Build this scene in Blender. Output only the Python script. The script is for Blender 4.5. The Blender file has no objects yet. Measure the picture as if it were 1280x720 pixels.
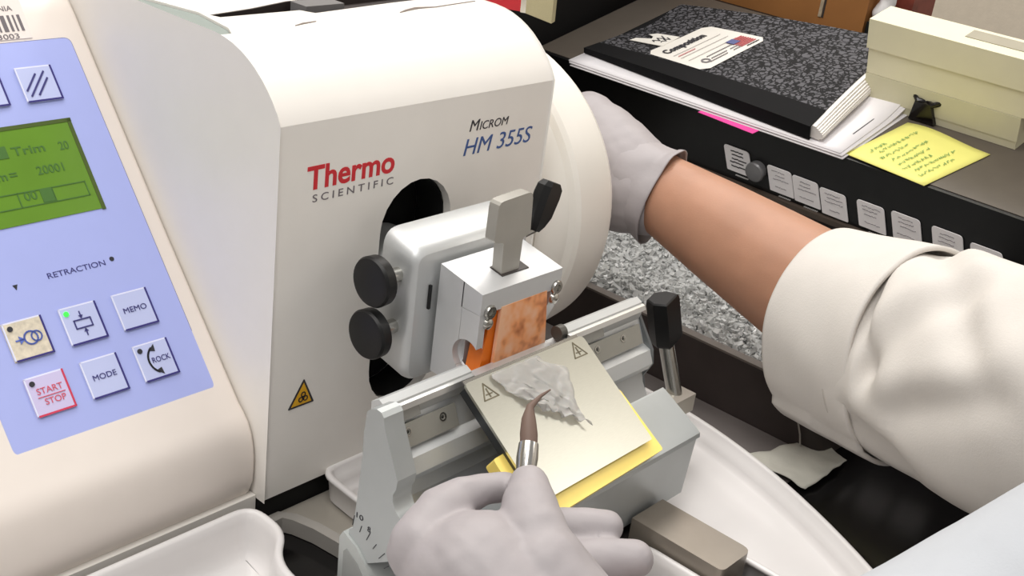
import bpy, bmesh, math, random
from mathutils import Vector, Matrix, noise
random.seed(7)
S = bpy.context.scene
COL = S.collection
R = math.radians

# ---------------------------------------------------------------- camera
# axes of the camera in world space (columns: right, down, forward)
RIGHT = Vector((0.6688352, -0.73361753, 0.12026972))
DOWN = Vector((-0.23308731, -0.36056586, -0.90314039))
FWD = Vector((0.70592478, 0.57601874, -0.41215607))
EYE = Vector((0, 0, 0.45))
FPX = 1516.37
cd = bpy.data.cameras.new('camera')
cd.sensor_width = 36.0
cd.lens = FPX / 1280 * 36.0
cd.clip_start = 0.02
cam = bpy.data.objects.new('camera', cd)
COL.objects.link(cam)
cam.matrix_world = Matrix(((RIGHT.x, -DOWN.x, -FWD.x, EYE.x), (RIGHT.y, -DOWN.y, -FWD.y, EYE.y), (RIGHT.z, -DOWN.z, -FWD.z, EYE.z), (0, 0, 0, 1)))
S.camera = cam

# ---------------------------------------------------------------- world, lights, exposure
w = bpy.data.worlds.new('world')
S.world = w
w.use_nodes = True
w.node_tree.nodes['Background'].inputs[0].default_value = (1.0, 0.975, 0.95, 1)
w.node_tree.nodes['Background'].inputs[1].default_value = 0.40


def area(name, loc, target, sx, sy, power, col):
    l = bpy.data.lights.new(name, 'AREA')
    l.shape = 'RECTANGLE'
    l.size, l.size_y, l.energy, l.color = sx, sy, power, col
    o = bpy.data.objects.new(name, l)
    COL.objects.link(o)
    o.location = loc
    o.rotation_euler = (Vector(target) - Vector(loc)).to_track_quat('-Z', 'Y').to_euler()
    return o


area('ceiling_or_fill_lamp', (0.45, 1.15, 2.0), (0.45, 0.9, 0), 2.0, 0.7, 28, (1, 0.965, 0.92))
area('ceiling_or_fill_lamp', (-0.55, 0.0, 2.0), (0.0, 0.2, 0), 0.7, 2.0, 25, (1, 0.97, 0.93))
area('ceiling_or_fill_lamp', (2.2, -0.95, 1.75), (2.1, -0.8, 0), 0.8, 0.9, 11, (1, 0.965, 0.92))
area('ceiling_or_fill_lamp', (1.95, 1.25, 2.0), (2.1, 1.1, 0), 0.6, 1.2, 24, (1, 0.965, 0.92))  # fill lamp added to brighten the wall on the right
S.view_settings.view_transform = 'Standard'
S.view_settings.look = 'None'
S.view_settings.exposure = 0.0
S.view_settings.gamma = 1.0
S.view_settings.use_curve_mapping = False


# ---------------------------------------------------------------- materials
def lin(c):
    return tuple(((x / 255) / 12.92 if x / 255 <= 0.04045 else ((x / 255 + 0.055) / 1.055) ** 2.4) for x in c) + (1,)


MATS = {}


def mat(name, c, rough=0.5, metal=0.0, var=0.04, scale=60, bump=0.0, bscale=400, spec=0.5, sss=0.0, trans=0.0, ior=1.45, coat=0.0, aniso=None, emit=0.0):
    if name in MATS:
        return MATS[name]
    m = bpy.data.materials.new(name)
    m.use_nodes = True
    nt = m.node_tree
    b = nt.nodes['Principled BSDF']
    tc = nt.nodes.new('ShaderNodeTexCoord')
    nz = nt.nodes.new('ShaderNodeTexNoise')
    nz.inputs['Scale'].default_value = scale
    nz.inputs['Detail'].default_value = 4
    if aniso:
        mp = nt.nodes.new('ShaderNodeMapping')
        mp.inputs['Scale'].default_value = aniso
        nt.links.new(tc.outputs['Object'], mp.inputs[0])
        nt.links.new(mp.outputs[0], nz.inputs['Vector'])
    else:
        nt.links.new(tc.outputs['Object'], nz.inputs['Vector'])
    rp = nt.nodes.new('ShaderNodeValToRGB')
    L = lin(c)
    rp.color_ramp.elements[0].position = 0.3
    rp.color_ramp.elements[1].position = 0.7
    rp.color_ramp.elements[0].color = tuple(max(0, x * (1 - var)) for x in L[:3]) + (1,)
    rp.color_ramp.elements[1].color = tuple(min(1, x * (1 + var)) for x in L[:3]) + (1,)
    nt.links.new(nz.outputs[0], rp.inputs[0])
    nt.links.new(rp.outputs[0], b.inputs['Base Color'])
    b.inputs['Roughness'].default_value = rough
    b.inputs['Metallic'].default_value = metal
    b.inputs['Specular IOR Level'].default_value = spec
    b.inputs['IOR'].default_value = ior
    if sss:
        b.inputs['Subsurface Weight'].default_value = sss
        b.inputs['Subsurface Scale'].default_value = 0.004
        b.inputs['Subsurface Radius'].default_value = (1, 0.4, 0.25)
    if trans:
        b.inputs['Transmission Weight'].default_value = trans
    if coat:
        b.inputs['Coat Weight'].default_value = coat
    if emit:
        nt.links.new(rp.outputs[0], b.inputs['Emission Color'])
        b.inputs['Emission Strength'].default_value = emit
    if bump:
        n2 = nt.nodes.new('ShaderNodeTexNoise')
        n2.inputs['Scale'].default_value = bscale
        n2.inputs['Detail'].default_value = 3
        nt.links.new(tc.outputs['Object'], n2.inputs['Vector'])
        bp = nt.nodes.new('ShaderNodeBump')
        bp.inputs['Strength'].default_value = bump
        bp.inputs['Distance'].default_value = 0.001
        nt.links.new(n2.outputs[0], bp.inputs['Height'])
        nt.links.new(bp.outputs[0], b.inputs['Normal'])
    MATS[name] = m
    return m


SHELL = mat('white_shell_plastic', (240, 236, 230), 0.38, var=0.01)
SHELL_WARM = mat('warm_white_shell_plastic', (232, 223, 215), 0.38, var=0.01)
TRAYW = mat('white_tray_plastic', (224, 221, 220), 0.3, var=0.01)
BLACK = mat('black_plastic', (14, 14, 15), 0.42, var=0.1)
BLACKHOLE = mat('black_interior', (5, 5, 5), 0.8, var=0.1)
STEEL = mat('polished_steel', (190, 188, 182), 0.22, 1.0, var=0.06)
SATIN = mat('satin_aluminium', (206, 208, 208), 0.42, 0.45, var=0.03, aniso=(20, 400, 400))
GREYPAINT = mat('grey_painted_metal', (178, 182, 182), 0.4, 0.35, var=0.02)
BASEGREY = mat('taupe_base_metal', (118, 112, 106), 0.45, 0.2, var=0.05)
DARKGREY = mat('dark_grey_plastic', (58, 52, 50), 0.45, var=0.08)
PANEL = mat('blue_keypad_film', (170, 180, 236), 0.4, var=0.01)
NAVY = mat('navy_print', (60, 58, 120), 0.5)
REDP = mat('red_print', (205, 38, 48), 0.5)
GREYP = mat('grey_print', (110, 104, 108), 0.5)
DARKP = mat('dark_print', (45, 45, 52), 0.5)
BLUEP = mat('blue_print', (62, 92, 150), 0.5)


# ---------------------------------------------------------------- helpers
WM = {}


def obj(name, bm, m, parent=None, smooth=40, origin=None):
    me = bpy.data.meshes.new(name)
    if parent is not None:
        off = WM[parent]
    elif origin is not None:
        off = Vector(origin)
    else:
        xs = [v.co for v in bm.verts]
        off = Vector(((min(v.x for v in xs) + max(v.x for v in xs)) / 2, (min(v.y for v in xs) + max(v.y for v in xs)) / 2, min(v.z for v in xs)))
    bmesh.ops.translate(bm, verts=bm.verts, vec=-off)
    bmesh.ops.recalc_face_normals(bm, faces=bm.faces)
    bm.to_mesh(me)
    bm.free()
    for mm in (m if isinstance(m, (list, tuple)) else [m]):
        me.materials.append(mm)
    if smooth:
        for p in me.polygons:
            p.use_smooth = True
        me.set_sharp_from_angle(angle=R(smooth))
    o = bpy.data.objects.new(name, me)
    COL.objects.link(o)
    if parent is not None:
        o.parent = parent
    else:
        o.location = off
    WM[o] = off
    return o


def thing(name, label, cat, loc, group=None):
    o = bpy.data.objects.new(name, None)
    o.empty_display_size = 0.03
    COL.objects.link(o)
    o.location = loc
    WM[o] = Vector(loc)
    return tag(o, label, cat, group)


def tag(o, label, cat, group=None, kind=None):
    o['label'] = label
    o['category'] = cat
    if group:
        o['group'] = group
    if kind:
        o['kind'] = kind
    return o


def struct(name, bm, m):
    o = obj(name, bm, m)
    o['kind'] = 'structure'
    return o


def B():
    return bmesh.new()


def bevel(bm, d, seg=2, angle=25):
    es = [e for e in bm.edges if len(e.link_faces) == 2 and e.calc_face_angle(0) > R(angle)]
    if es:
        bmesh.ops.bevel(bm, geom=es, offset=d, segments=seg, affect='EDGES', clamp_overlap=True)
    return bm


def box(bm, lo, hi, M=None):
    vs = [bm.verts.new((x, y, z)) for x in (lo[0], hi[0]) for y in (lo[1], hi[1]) for z in (lo[2], hi[2])]
    if M is not None:
        for v in vs:
            v.co = M @ v.co
    for f in ((0, 1, 3, 2), (4, 6, 7, 5), (0, 4, 5, 1), (2, 3, 7, 6), (0, 2, 6, 4), (1, 5, 7, 3)):
        bm.faces.new([vs[i] for i in f])
    return bm


def prism(bm, pts, vec):
    vec = Vector(vec)
    a = [bm.verts.new(p) for p in pts]
    b = [bm.verts.new(Vector(p) + vec) for p in pts]
    n = len(a)
    bm.faces.new(a[::-1])
    bm.faces.new(b)
    for i in range(n):
        bm.faces.new((a[i], a[(i + 1) % n], b[(i + 1) % n], b[i]))
    return bm


def prof_x(bm, yz, x0, x1):
    return prism(bm, [(x0, y, z) for y, z in yz], (x1 - x0, 0, 0))


def frame_of(d):
    d = Vector(d).normalized()
    a = Vector((0, 0, 1)) if abs(d.z) < 0.9 else Vector((1, 0, 0))
    u = d.cross(a).normalized()
    return u, d.cross(u)


def cyl(bm, p, q, r0, r1=None, n=24, caps=True):
    p, q = Vector(p), Vector(q)
    r1 = r0 if r1 is None else r1
    u, v = frame_of(q - p)
    A = [bm.verts.new(p + (u * math.cos(2 * math.pi * i / n) + v * math.sin(2 * math.pi * i / n)) * r0) for i in range(n)]
    Bv = [bm.verts.new(q + (u * math.cos(2 * math.pi * i / n) + v * math.sin(2 * math.pi * i / n)) * r1) for i in range(n)]
    for i in range(n):
        bm.faces.new((A[i], A[(i + 1) % n], Bv[(i + 1) % n], Bv[i]))
    if caps:
        bm.faces.new(A[::-1])
        bm.faces.new(Bv)
    return bm


def lathe(bm, c, axis, prof, n=48):
    """prof: list of (distance along axis, radius)"""
    c = Vector(c)
    a = Vector(axis).normalized()
    u, v = frame_of(a)
    rings = []
    for t, r in prof:
        if r < 1e-6:
            rings.append([bm.verts.new(c + a * t)])
        else:
            rings.append([bm.verts.new(c + a * t + (u * math.cos(2 * math.pi * i / n) + v * math.sin(2 * math.pi * i / n)) * r) for i in range(n)])
    for A, Bv in zip(rings, rings[1:]):
        for i in range(n):
            j = (i + 1) % n
            if len(A) == 1 and len(Bv) == 1:
                continue
            if len(A) == 1:
                bm.faces.new((A[0], Bv[j], Bv[i]))
            elif len(Bv) == 1:
                bm.faces.new((A[i], A[j], Bv[0]))
            else:
                bm.faces.new((A[i], A[j], Bv[j], Bv[i]))
    return bm


def loft(bm, rings, close=True, cap=True):
    V = [[bm.verts.new(p) for p in r] for r in rings]
    n = len(V[0])
    for A, Bv in zip(V, V[1:]):
        for i in range(n if close else n - 1):
            j = (i + 1) % n
            bm.faces.new((A[i], A[j], Bv[j], Bv[i]))
    if cap:
        bm.faces.new(V[0][::-1])
        bm.faces.new(V[-1])
    return bm


def tube(bm, pts, r, n=8):
    pts = [Vector(p) for p in pts]
    rings = []
    u = None
    for i, p in enumerate(pts):
        d = (pts[min(i + 1, len(pts) - 1)] - pts[max(i - 1, 0)]).normalized()
        if u is None:
            u, v = frame_of(d)
        else:
            u = (u - d * u.dot(d)).normalized()
            v = d.cross(u)
        rr = r[i] if isinstance(r, (list, tuple)) else r
        rings.append([p + (u * math.cos(2 * math.pi * k / n) + v * math.sin(2 * math.pi * k / n)) * rr for k in range(n)])
    return loft(bm, rings)


def rounded(pts, rad, n=5):
    out = []
    m = len(pts)
    for i in range(m):
        p = Vector(pts[i])
        a = Vector(pts[i - 1])
        b = Vector(pts[(i + 1) % m])
        r = rad[i] if isinstance(rad, (list, tuple)) else rad
        da, db = (a - p), (b - p)
        r = min(r, da.length * 0.49, db.length * 0.49)
        if r < 1e-6:
            out.append(p)
            continue
        s, e = p + da.normalized() * r, p + db.normalized() * r
        for k in range(n + 1):
            t = k / n
            out.append(s * (1 - t) ** 2 + p * 2 * t * (1 - t) + e * t * t)
    return out


def inset(pts, d):
    """2D polygon offset (counter-clockwise polygon, positive d = inwards)"""
    out = []
    m = len(pts)
    for i in range(m):
        a, p, b = Vector(pts[i - 1]), Vector(pts[i]), Vector(pts[(i + 1) % m])
        e1, e2 = (p - a).normalized(), (b - p).normalized()
        n1, n2 = Vector((-e1.y, e1.x)), Vector((-e2.y, e2.x))
        nn = (n1 + n2)
        nn = nn / max(0.5, nn.length_squared / 2)
        out.append(p + nn * d)
    return out


def strip(bm, pts, wd, F, h=0.0):
    """flat polyline of width wd, in a frame function F(x, y, h)"""
    for a, b in zip(pts, pts[1:]):
        a, b = Vector(a), Vector(b)
        d = (b - a)
        if d.length < 1e-9:
            continue
        d.normalize()
        n = Vector((-d.y, d.x)) * wd / 2
        a2, b2 = a - d * wd * 0.4, b + d * wd * 0.4
        lo = [bm.verts.new(F(q.x, q.y, h)) for q in (a2 - n, b2 - n, b2 + n, a2 + n)]
        hi = [bm.verts.new(F(q.x, q.y, h + 0.00025)) for q in (a2 - n, b2 - n, b2 + n, a2 + n)]
        bm.faces.new(hi)
        for i in range(4):
            bm.faces.new((lo[i], lo[(i + 1) % 4], hi[(i + 1) % 4], hi[i]))
    return bm


def ring2(cx, cy, r, a0=0, a1=360, n=20):
    return [(cx + r * math.cos(R(a0 + (a1 - a0) * i / n)), cy + r * math.sin(R(a0 + (a1 - a0) * i / n))) for i in range(n + 1)]


def poly(bm, pts, F, h=0.0, th=0.00025):
    """flat filled polygon with a little thickness"""
    a = [bm.verts.new(F(p[0], p[1], h)) for p in pts]
    b = [bm.verts.new(F(p[0], p[1], h + th)) for p in pts]
    n = len(pts)
    bm.faces.new(b)
    for i in range(n):
        bm.faces.new((a[i], a[(i + 1) % n], b[(i + 1) % n], b[i]))
    return bm


def text_bm(s, F, x0, y0, width=None, height=0.004, h=0.0, shear=0.0, bold=0.0, spacing=1.0, align='LEFT'):
    """real letter outlines, mapped through F; width = total width, height = capital height"""
    cu = bpy.data.curves.new('t', 'FONT')
    cu.body = s
    cu.size = 1
    cu.shear = shear
    cu.offset = bold
    cu.space_character = spacing
    cu.extrude = 0.02
    cu.resolution_u = 4
    o = bpy.data.objects.new('t', cu)
    COL.objects.link(o)
    bpy.context.view_layer.update()
    me = bpy.data.meshes.new_from_object(o.evaluated_get(bpy.context.evaluated_depsgraph_get()))
    bpy.data.objects.remove(o)
    bm = B()
    bm.from_mesh(me)
    bpy.data.meshes.remove(me)
    xs = [v.co.x for v in bm.verts]
    mn, mx = min(xs), max(xs)
    sy = height / 0.7
    sx = (width / (mx - mn)) if width else sy
    W = (mx - mn) * sx
    ox = x0 - (W / 2 if align == 'CENTER' else 0)
    for v in bm.verts:
        v.co = F(ox + (v.co.x - mn) * sx, y0 + v.co.y * sy, h + (0.0002 if v.co.z > 0 else 0.0))
    return bm


def merge(*bms):
    out = B()
    for b in bms:
        me = bpy.data.meshes.new('tmp')
        b.to_mesh(me)
        b.free()
        out.from_mesh(me)
        bpy.data.meshes.remove(me)
    return out


def at(x, y, t):
    """point seen at picture position (x, y), t metres deep"""
    return EYE + (RIGHT * ((x - 640) / FPX) + DOWN * ((y - 360) / FPX) + FWD) * t


def applied(o):
    """bake the modifiers of o into its mesh"""
    bpy.context.view_layer.update()
    me = bpy.data.meshes.new_from_object(o.evaluated_get(bpy.context.evaluated_depsgraph_get()))
    old = o.data
    o.modifiers.clear()
    o.data = me
    bpy.data.meshes.remove(old)


def organic(name, chains, m, parent, voxel=0.003, it=8, extra=None, noise_amp=0.0):
    """one continuous skin from tapering round limbs: chains = [[(point, radius), ...], ...]"""
    bm = B()
    for ch in chains:
        for (p, r), (q, r2) in zip(ch, ch[1:]):
            p, q = Vector(p), Vector(q)
            L = (q - p).length
            prof = [(t_, r_) for t_, r_ in [(-r * math.cos(k * math.pi / 10), r * math.sin(k * math.pi / 10)) for k in range(0, 6)]]
            prof += [(L + r2 * math.sin(k * math.pi / 10), r2 * math.cos(k * math.pi / 10)) for k in range(0, 6)]
            lathe(bm, p, q - p, prof, 18)
    o = obj(name, bm, m, parent)
    md = o.modifiers.new('r', 'REMESH')
    md.mode = 'VOXEL'
    md.voxel_size = voxel
    ms = o.modifiers.new('s', 'SMOOTH')
    ms.factor = 0.5
    ms.iterations = it
    applied(o)
    me = o.data
    if not me.materials:
        me.materials.append(m)
    if extra or noise_amp:
        off = WM[o]
        me.update()
        ns = [v.normal.copy() for v in me.vertices]
        for v, nn in zip(me.vertices, ns):
            p = v.co + off
            d = noise_amp * noise.noise(p * 60) + noise_amp * 0.6 * noise.noise(p * 140 + Vector((3, 1, 2)))
            if extra:
                d += extra(p)
            v.co += nn * d
    for p in me.polygons:
        p.use_smooth = True
    return o


# ================================================================ SETTING
BZ = 0.02        # bench top height
wallm = mat('beige_wall_paint', (206, 196, 180), 0.8, var=0.03, bump=0.3, bscale=200)
b = B(); box(b, (2.5, -1.8, -0.75), (2.6, 2.3, 2.4)); struct('wall_right', b, wallm)
b = B(); box(b, (-1.5, 2.2, -0.75), (2.5, 2.3, 2.4)); struct('wall_back', b, wallm)
b = B(); box(b, (-1.5, -1.8, -0.85), (2.6, 2.3, -0.75)); struct('floor', b, mat('grey_floor', (120, 116, 110), 0.5, var=0.08))
t = thing('lab_bench', 'black glossy laboratory bench top that everything stands on', 'bench', (0.6, 0.8, -0.75))
b = B(); box(b, (-0.6, 0.11, BZ - 0.035), (1.70, 1.75, BZ)); bevel(b, 0.004)
obj('worktop', b, mat('black_bench_resin', (16, 15, 16), 0.16, var=0.15), t)
b = B(); box(b, (-0.55, 0.2, -0.75), (1.68, 1.7, BZ - 0.035)); obj('cabinet_body', b, mat('grey_cabinet', (150, 150, 148), 0.5), t)

# ================================================================ MICROTOME
mt = thing('microtome', 'white rotary microtome with blue keypad console, green display and silver specimen clamp', 'machine', (0.40, 0.62, BZ))
A48 = R(48)
CS, SN = math.cos(A48), math.sin(A48)


def PF(x, v, h=0.0):
    h = h + 0.0016
    return Vector((x, 0.474 + v * CS - h * SN, 0.10 + v * SN + h * CS))


# hood: curved side profile extruded across, with an upright slot cut through the front
HX0, HX1 = 0.358, 0.5645
hp = [(0.45, 0.046), (0.45, 0.2640), (0.4528, 0.2692), (0.4568, 0.2745), (0.4608, 0.2787), (0.4650, 0.2826), (0.4714, 0.2873), (0.4765, 0.2902), (0.4820, 0.2927), (0.4892, 0.2950), (0.4960, 0.2963), (0.504, 0.297), (0.86, 0.297), (0.86, 0.03), (0.47, 0.03), (0.47, 0.046)]
hp2d = [Vector(p) for p in hp]
b = B()
loft(b, [[Vector((x, p.x, p.y)) for p in inset(hp2d, d)] for x, d in ((HX0, 0.0013), (HX0 + 0.0004, 0.0004), (HX0 + 0.0013, 0.0), (HX1 - 0.0013, 0.0), (HX1 - 0.0004, 0.0004), (HX1, 0.0013))])
hood = obj('hood', b, SHELL, mt, smooth=24)


def stadium(cx, z0, z1, r, n=12):
    return [(cx + r * math.cos(R(a)), z1 - r + r * math.sin(R(a))) for a in [180 * i / n for i in range(n + 1)]] + \
           [(cx + r * math.cos(R(a)), z0 + r + r * math.sin(R(a))) for a in [180 + 180 * i / n for i in range(n + 1)]]


b = B()
prism(b, [(x, 0.42, z) for x, z in stadium(0.4585, 0.078, 0.2195, 0.0275)], (0, 0.06, 0))
# recess along the left edge of the top, under the lid
prism(b, [(0.3595, 0.502, 0.2915), (0.3670, 0.502, 0.2915), (0.3720, 0.512, 0.2915), (0.3770, 0.545, 0.2915), (0.3690, 0.58, 0.2915), (0.368, 0.70, 0.2915), (0.3595, 0.70, 0.2915)], (0, 0, 0.02))
# groove in the top
GRV = [(0.3790, 0.5385), (0.3815, 0.5320), (0.4340, 0.5318), (0.4385, 0.5235), (0.50, 0.5300), (0.545, 0.5330), (0.545, 0.5600), (0.4400, 0.5525), (0.4100, 0.5440)]
prism(b, [(x, y, 0.290) for x, y in GRV], (0, 0, 0.02))
cut = obj('cut', b, SHELL, mt)
md = hood.modifiers.new('b', 'BOOLEAN'); md.object = cut; md.solver = 'EXACT'
applied(hood)
bpy.data.objects.remove(cut)
for p in hood.data.polygons:
    p.use_smooth = True
hood.data.set_sharp_from_angle(angle=R(24))
wn = hood.modifiers.new('w', 'WEIGHTED_NORMAL'); wn.keep_sharp = True; wn.weight = 100
b = B(); prism(b, [(x, 0.4785, z) for x, z in stadium(0.4585, 0.079, 0.2185, 0.027)], (0, 0.0012, 0)); obj('slot_backing', b, BLACKHOLE, mt)
# wall inside the slot is black except for the rim of the shell
b = B()
st = stadium(0.4585, 0.0785, 0.219, 0.0271)
V0 = [b.verts.new((x, 0.4555, z)) for x, z in st]; V1 = [b.verts.new((x, 0.478, z)) for x, z in st]
st2 = stadium(0.4585, 0.079, 0.2185, 0.0266)
V2 = [b.verts.new((x, 0.4555, z)) for x, z in st2]; V3 = [b.verts.new((x, 0.478, z)) for x, z in st2]
n = len(st)
for i in range(n):
    j = (i + 1) % n
    b.faces.new((V0[i], V0[j], V1[j], V1[i])); b.faces.new((V2[i], V2[j], V3[j], V3[i])); b.faces.new((V0[i], V0[j], V2[j], V2[i])); b.faces.new((V1[i], V1[j], V3[j], V3[i]))
obj('slot_lining', b, BLACKHOLE, mt)
b = B(); prism(b, [(0.3602, 0.5025, 0.2917), (0.3667, 0.5025, 0.2917), (0.3716, 0.512, 0.2917), (0.3765, 0.545, 0.2917), (0.3685, 0.58, 0.2917), (0.3675, 0.695, 0.2917), (0.3602, 0.695, 0.2917)], (0, 0, 0.0040))
obj('recess_strip', b, mat('grey_green_rubber', (140, 150, 146), 0.5), mt)
GRD = mat('groove_shade_brown', (50, 42, 40), 0.6)
b = B()
gi = inset([Vector(p) for p in GRV], 0.0002); go = inset([Vector(p) for p in GRV], 0.0009)
loft(b, [[Vector((p.x, p.y, z)) for p in pl_] for pl_, z in ((gi, 0.2902), (gi, 0.2968), (go, 0.2968), (go, 0.2912))]); obj('groove_shade_lining', b, GRD, mt, smooth=0)  # dark lining added, the shade inside the groove put into its colour
b = B(); box(b, (0.442, 0.5360, 0.2914), (0.470, 0.5500, 0.2975)); bevel(b, 0.001); obj('lid_latch', b, mat('latch_grey', (128, 126, 126), 0.4), mt)
b = B(); box(b, (0.408, 0.5350, 0.2914), (0.416, 0.5390, 0.2950)); bevel(b, 0.001); obj('lid_latch', b, mat('latch_grey', (128, 126, 126), 0.4), mt)
b = B()
loft(b, [[Vector((x, y - w2, 0.2968)), Vector((x, y + w2, 0.2968)), Vector((x, y + w2, 0.29735)), Vector((x, y - w2, 0.29735))] for x, y, w2 in ((0.4884, 0.5083, 0.0003), (0.497, 0.5115, 0.0012), (0.5072, 0.5140, 0.0016), (0.5215, 0.5124, 0.0005), (0.543, 0.5150, 0.0004), (0.5600, 0.5169, 0.0004))])
obj('lid_seam', b, mat('seam_shadow_brown', (120, 108, 100), 0.6), mt)
b = B()
loft(b, [[Vector((x, y - w2, 0.2968)), Vector((x, y + w2, 0.2968)), Vector((x, y + w2, 0.29735)), Vector((x, y - w2, 0.29735))] for x, y, w2 in ((0.4085, 0.5035, 0.0002), (0.416, 0.506, 0.0009), (0.4257, 0.5075, 0.0003))])
obj('lid_seam', b, mat('seam_shadow_brown', (120, 108, 100), 0.6), mt)

# console with the sloping face
cp = [(0.4590, 0.0494), (0.4566, 0.0560), (0.4560, 0.0640), (0.4562, 0.0720), (0.4572, 0.0790), (0.4592, 0.0860), (0.4625, 0.0920), (0.4670, 0.0965), (0.4720, 0.1005)]
slope = [(PF(0, v, -0.0016).y, PF(0, v, -0.0016).z) for v in (0.006, 0.10, 0.24)]
cp2 = cp + slope[1:] + [(0.640, 0.2835), (0.655, 0.292), (0.675, 0.2945), (0.86, 0.2945), (0.86, 0.03), (0.47, 0.03)]
cp2d = [Vector(p) for p in cp2]
cp2d = cp2d if sum(cp2d[i].x * cp2d[(i + 1) % len(cp2d)].y - cp2d[(i + 1) % len(cp2d)].x * cp2d[i].y for i in range(len(cp2d))) > 0 else cp2d[::-1]
b = B()
loft(b, [[Vector((x, p.x, p.y)) for p in inset(cp2d, d)] for x, d in ((0.165, 0.0), (0.3538, 0.0), (0.3556, 0.0006), (0.3568, 0.0018), (0.3572, 0.0034))])
obj('console', b, SHELL_WARM, mt, smooth=35)
# skirt below console and hood
b = B(); box(b, (0.165, 0.4622, BZ), (0.60, 0.86, 0.046)); box(b, (0.165, 0.4560, BZ), (0.3575, 0.4620, 0.0470)); obj('base_skirt', b, SHELL, mt)
b = B(); box(b, (0.3585, 0.4545, BZ), (0.56, 0.4615, 0.0455)); obj('base_gap', b, BLACKHOLE, mt)

# keypad film
b = B(); poly(b, rounded([(0.2321, 0.0105), (0.346, 0.0105), (0.3457, 0.2237), (0.2321, 0.2237)], 0.004), PF, -0.0016, 0.0016); obj('keypad_panel', b, PANEL, mt, smooth=0)
b = B(); poly(b, rounded([(0.2315, 0.0099), (0.3466, 0.0099), (0.3463, 0.2243), (0.2315, 0.2243)], 0.0044), PF, -0.0016, 0.0010); obj('panel_border', b, mat('panel_edge', (96, 100, 140), 0.5), mt, smooth=0)
# display
sc = obj('display', poly(B(), [(0.2525, 0.1225), (0.3255, 0.1228), (0.326, 0.1755), (0.2525, 0.1755)], PF, 0, 0.0004), mat('green_lcd', (98, 138, 40), 0.25, var=0.06, scale=30, emit=0.05), mt, smooth=0)
LCDT = mat('lcd_dark_segments', (72, 112, 50), 0.4)
LCDE = mat('lcd_bezel_edge', (74, 92, 36), 0.4)
b = B()
for pts in ([(0.2525, 0.1755), (0.326, 0.1755)], [(0.3256, 0.1752), (0.3252, 0.123)]):
    strip(b, pts, 0.0022, PF, 0.0004)
obj('display_edge', b, LCDE, sc, smooth=0)
for s_, x_, y_, w_ in (('Trim', 0.2885, 0.1600, 0.018), ('20', 0.3145, 0.1592, 0.0055), ('µm', 0.2720, 0.1475, 0.009), ('=', 0.2825, 0.1475, 0.004), ('20001', 0.2975, 0.1475, 0.0150), ('00', 0.2855, 0.1348, 0.007)):
    obj('display_characters', text_bm(s_, PF, x_, y_, w_, 0.0048, 0.0004, bold=0.01), LCDT, sc, smooth=0)
b = B(); poly(b, [(0.281, 0.1592), (0.286, 0.1592), (0.286, 0.166), (0.281, 0.166)], PF, 0.0004); obj('display_marker', b, LCDT, sc, smooth=0)
b = B()
strip(b, [(0.262, 0.1315), (0.3205, 0.1315), (0.3205, 0.1395), (0.262, 0.1395), (0.262, 0.1315)], 0.0006, PF, 0.0004)
strip(b, [(0.2825, 0.1315), (0.2825, 0.1395)], 0.0006, PF, 0.0004); strip(b, [(0.3015, 0.1315), (0.3015, 0.1395)], 0.0006, PF, 0.0004)
poly(b, [(0.2945, 0.132), (0.3015, 0.132), (0.3015, 0.1392), (0.2945, 0.1392)], PF, 0.0004)
obj('display_bar', b, LCDT, sc, smooth=0)
obj('keypad_lettering', text_bm('RETRACTION', PF, 0.2812, 0.0918, 0.0325, 0.0030), NAVY, mt, smooth=0)
b = B(); poly(b, ring2(0.3181, 0.0943, 0.0013, n=12)[:-1], PF); obj('indicator_lamp', b, DARKP, mt, smooth=0)
b = B(); poly(b, [(0.2622, 0.0928), (0.2634, 0.0900), (0.2648, 0.0928)], PF); obj('arrow_mark', b, DARKP, mt, smooth=0)

BTNF = mat('button_face', (190, 198, 236), 0.35, var=0.01)
BTNY = mat('button_face_cream', (216, 206, 186), 0.4, var=0.15, scale=350)
BTNS = mat('button_face_pink', (204, 196, 232), 0.35, var=0.01)
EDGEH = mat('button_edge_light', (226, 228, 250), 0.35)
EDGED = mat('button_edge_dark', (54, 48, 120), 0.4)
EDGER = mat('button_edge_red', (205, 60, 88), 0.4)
GLED = mat('green_led', (60, 235, 70), 0.3, emit=1.0)


def button(cx, cv, face, edge, led=None, label=None):
    s = 0.0103
    b = B()
    lo = [PF(cx + sx * s, cv + sv * s, 0) for sx, sv in ((-1, -1), (1, -1), (1, 1), (-1, 1))]
    hi = [PF(cx + sx * (s - 0.0008), cv + sv * (s - 0.0008), 0.0011) for sx, sv in ((-1, -1), (1, -1), (1, 1), (-1, 1))]
    L = [b.verts.new(p) for p in lo]; H = [b.verts.new(p) for p in hi]
    b.faces.new(H); b.faces.new(L[::-1])
    for i in range(4):
        b.faces.new((L[i], L[(i + 1) % 4], H[(i + 1) % 4], H[i]))
    o = obj('button', b, face, mt, smooth=0)
    if label:
        o['label'] = label
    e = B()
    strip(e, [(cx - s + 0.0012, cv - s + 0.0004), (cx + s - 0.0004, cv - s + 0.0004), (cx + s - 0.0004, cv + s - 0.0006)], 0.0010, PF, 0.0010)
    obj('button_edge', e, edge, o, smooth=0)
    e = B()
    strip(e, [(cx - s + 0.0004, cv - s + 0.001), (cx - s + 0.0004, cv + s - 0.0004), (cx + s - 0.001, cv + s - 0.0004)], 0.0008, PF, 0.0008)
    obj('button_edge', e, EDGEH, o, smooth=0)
    if led:
        b = B(); poly(b, ring2(cx - 0.0070, cv + 0.0067, 0.0014, n=12)[:-1], PF, 0.0011, 0.0005); obj('led', b, led, o, smooth=0)
    return o


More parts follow.
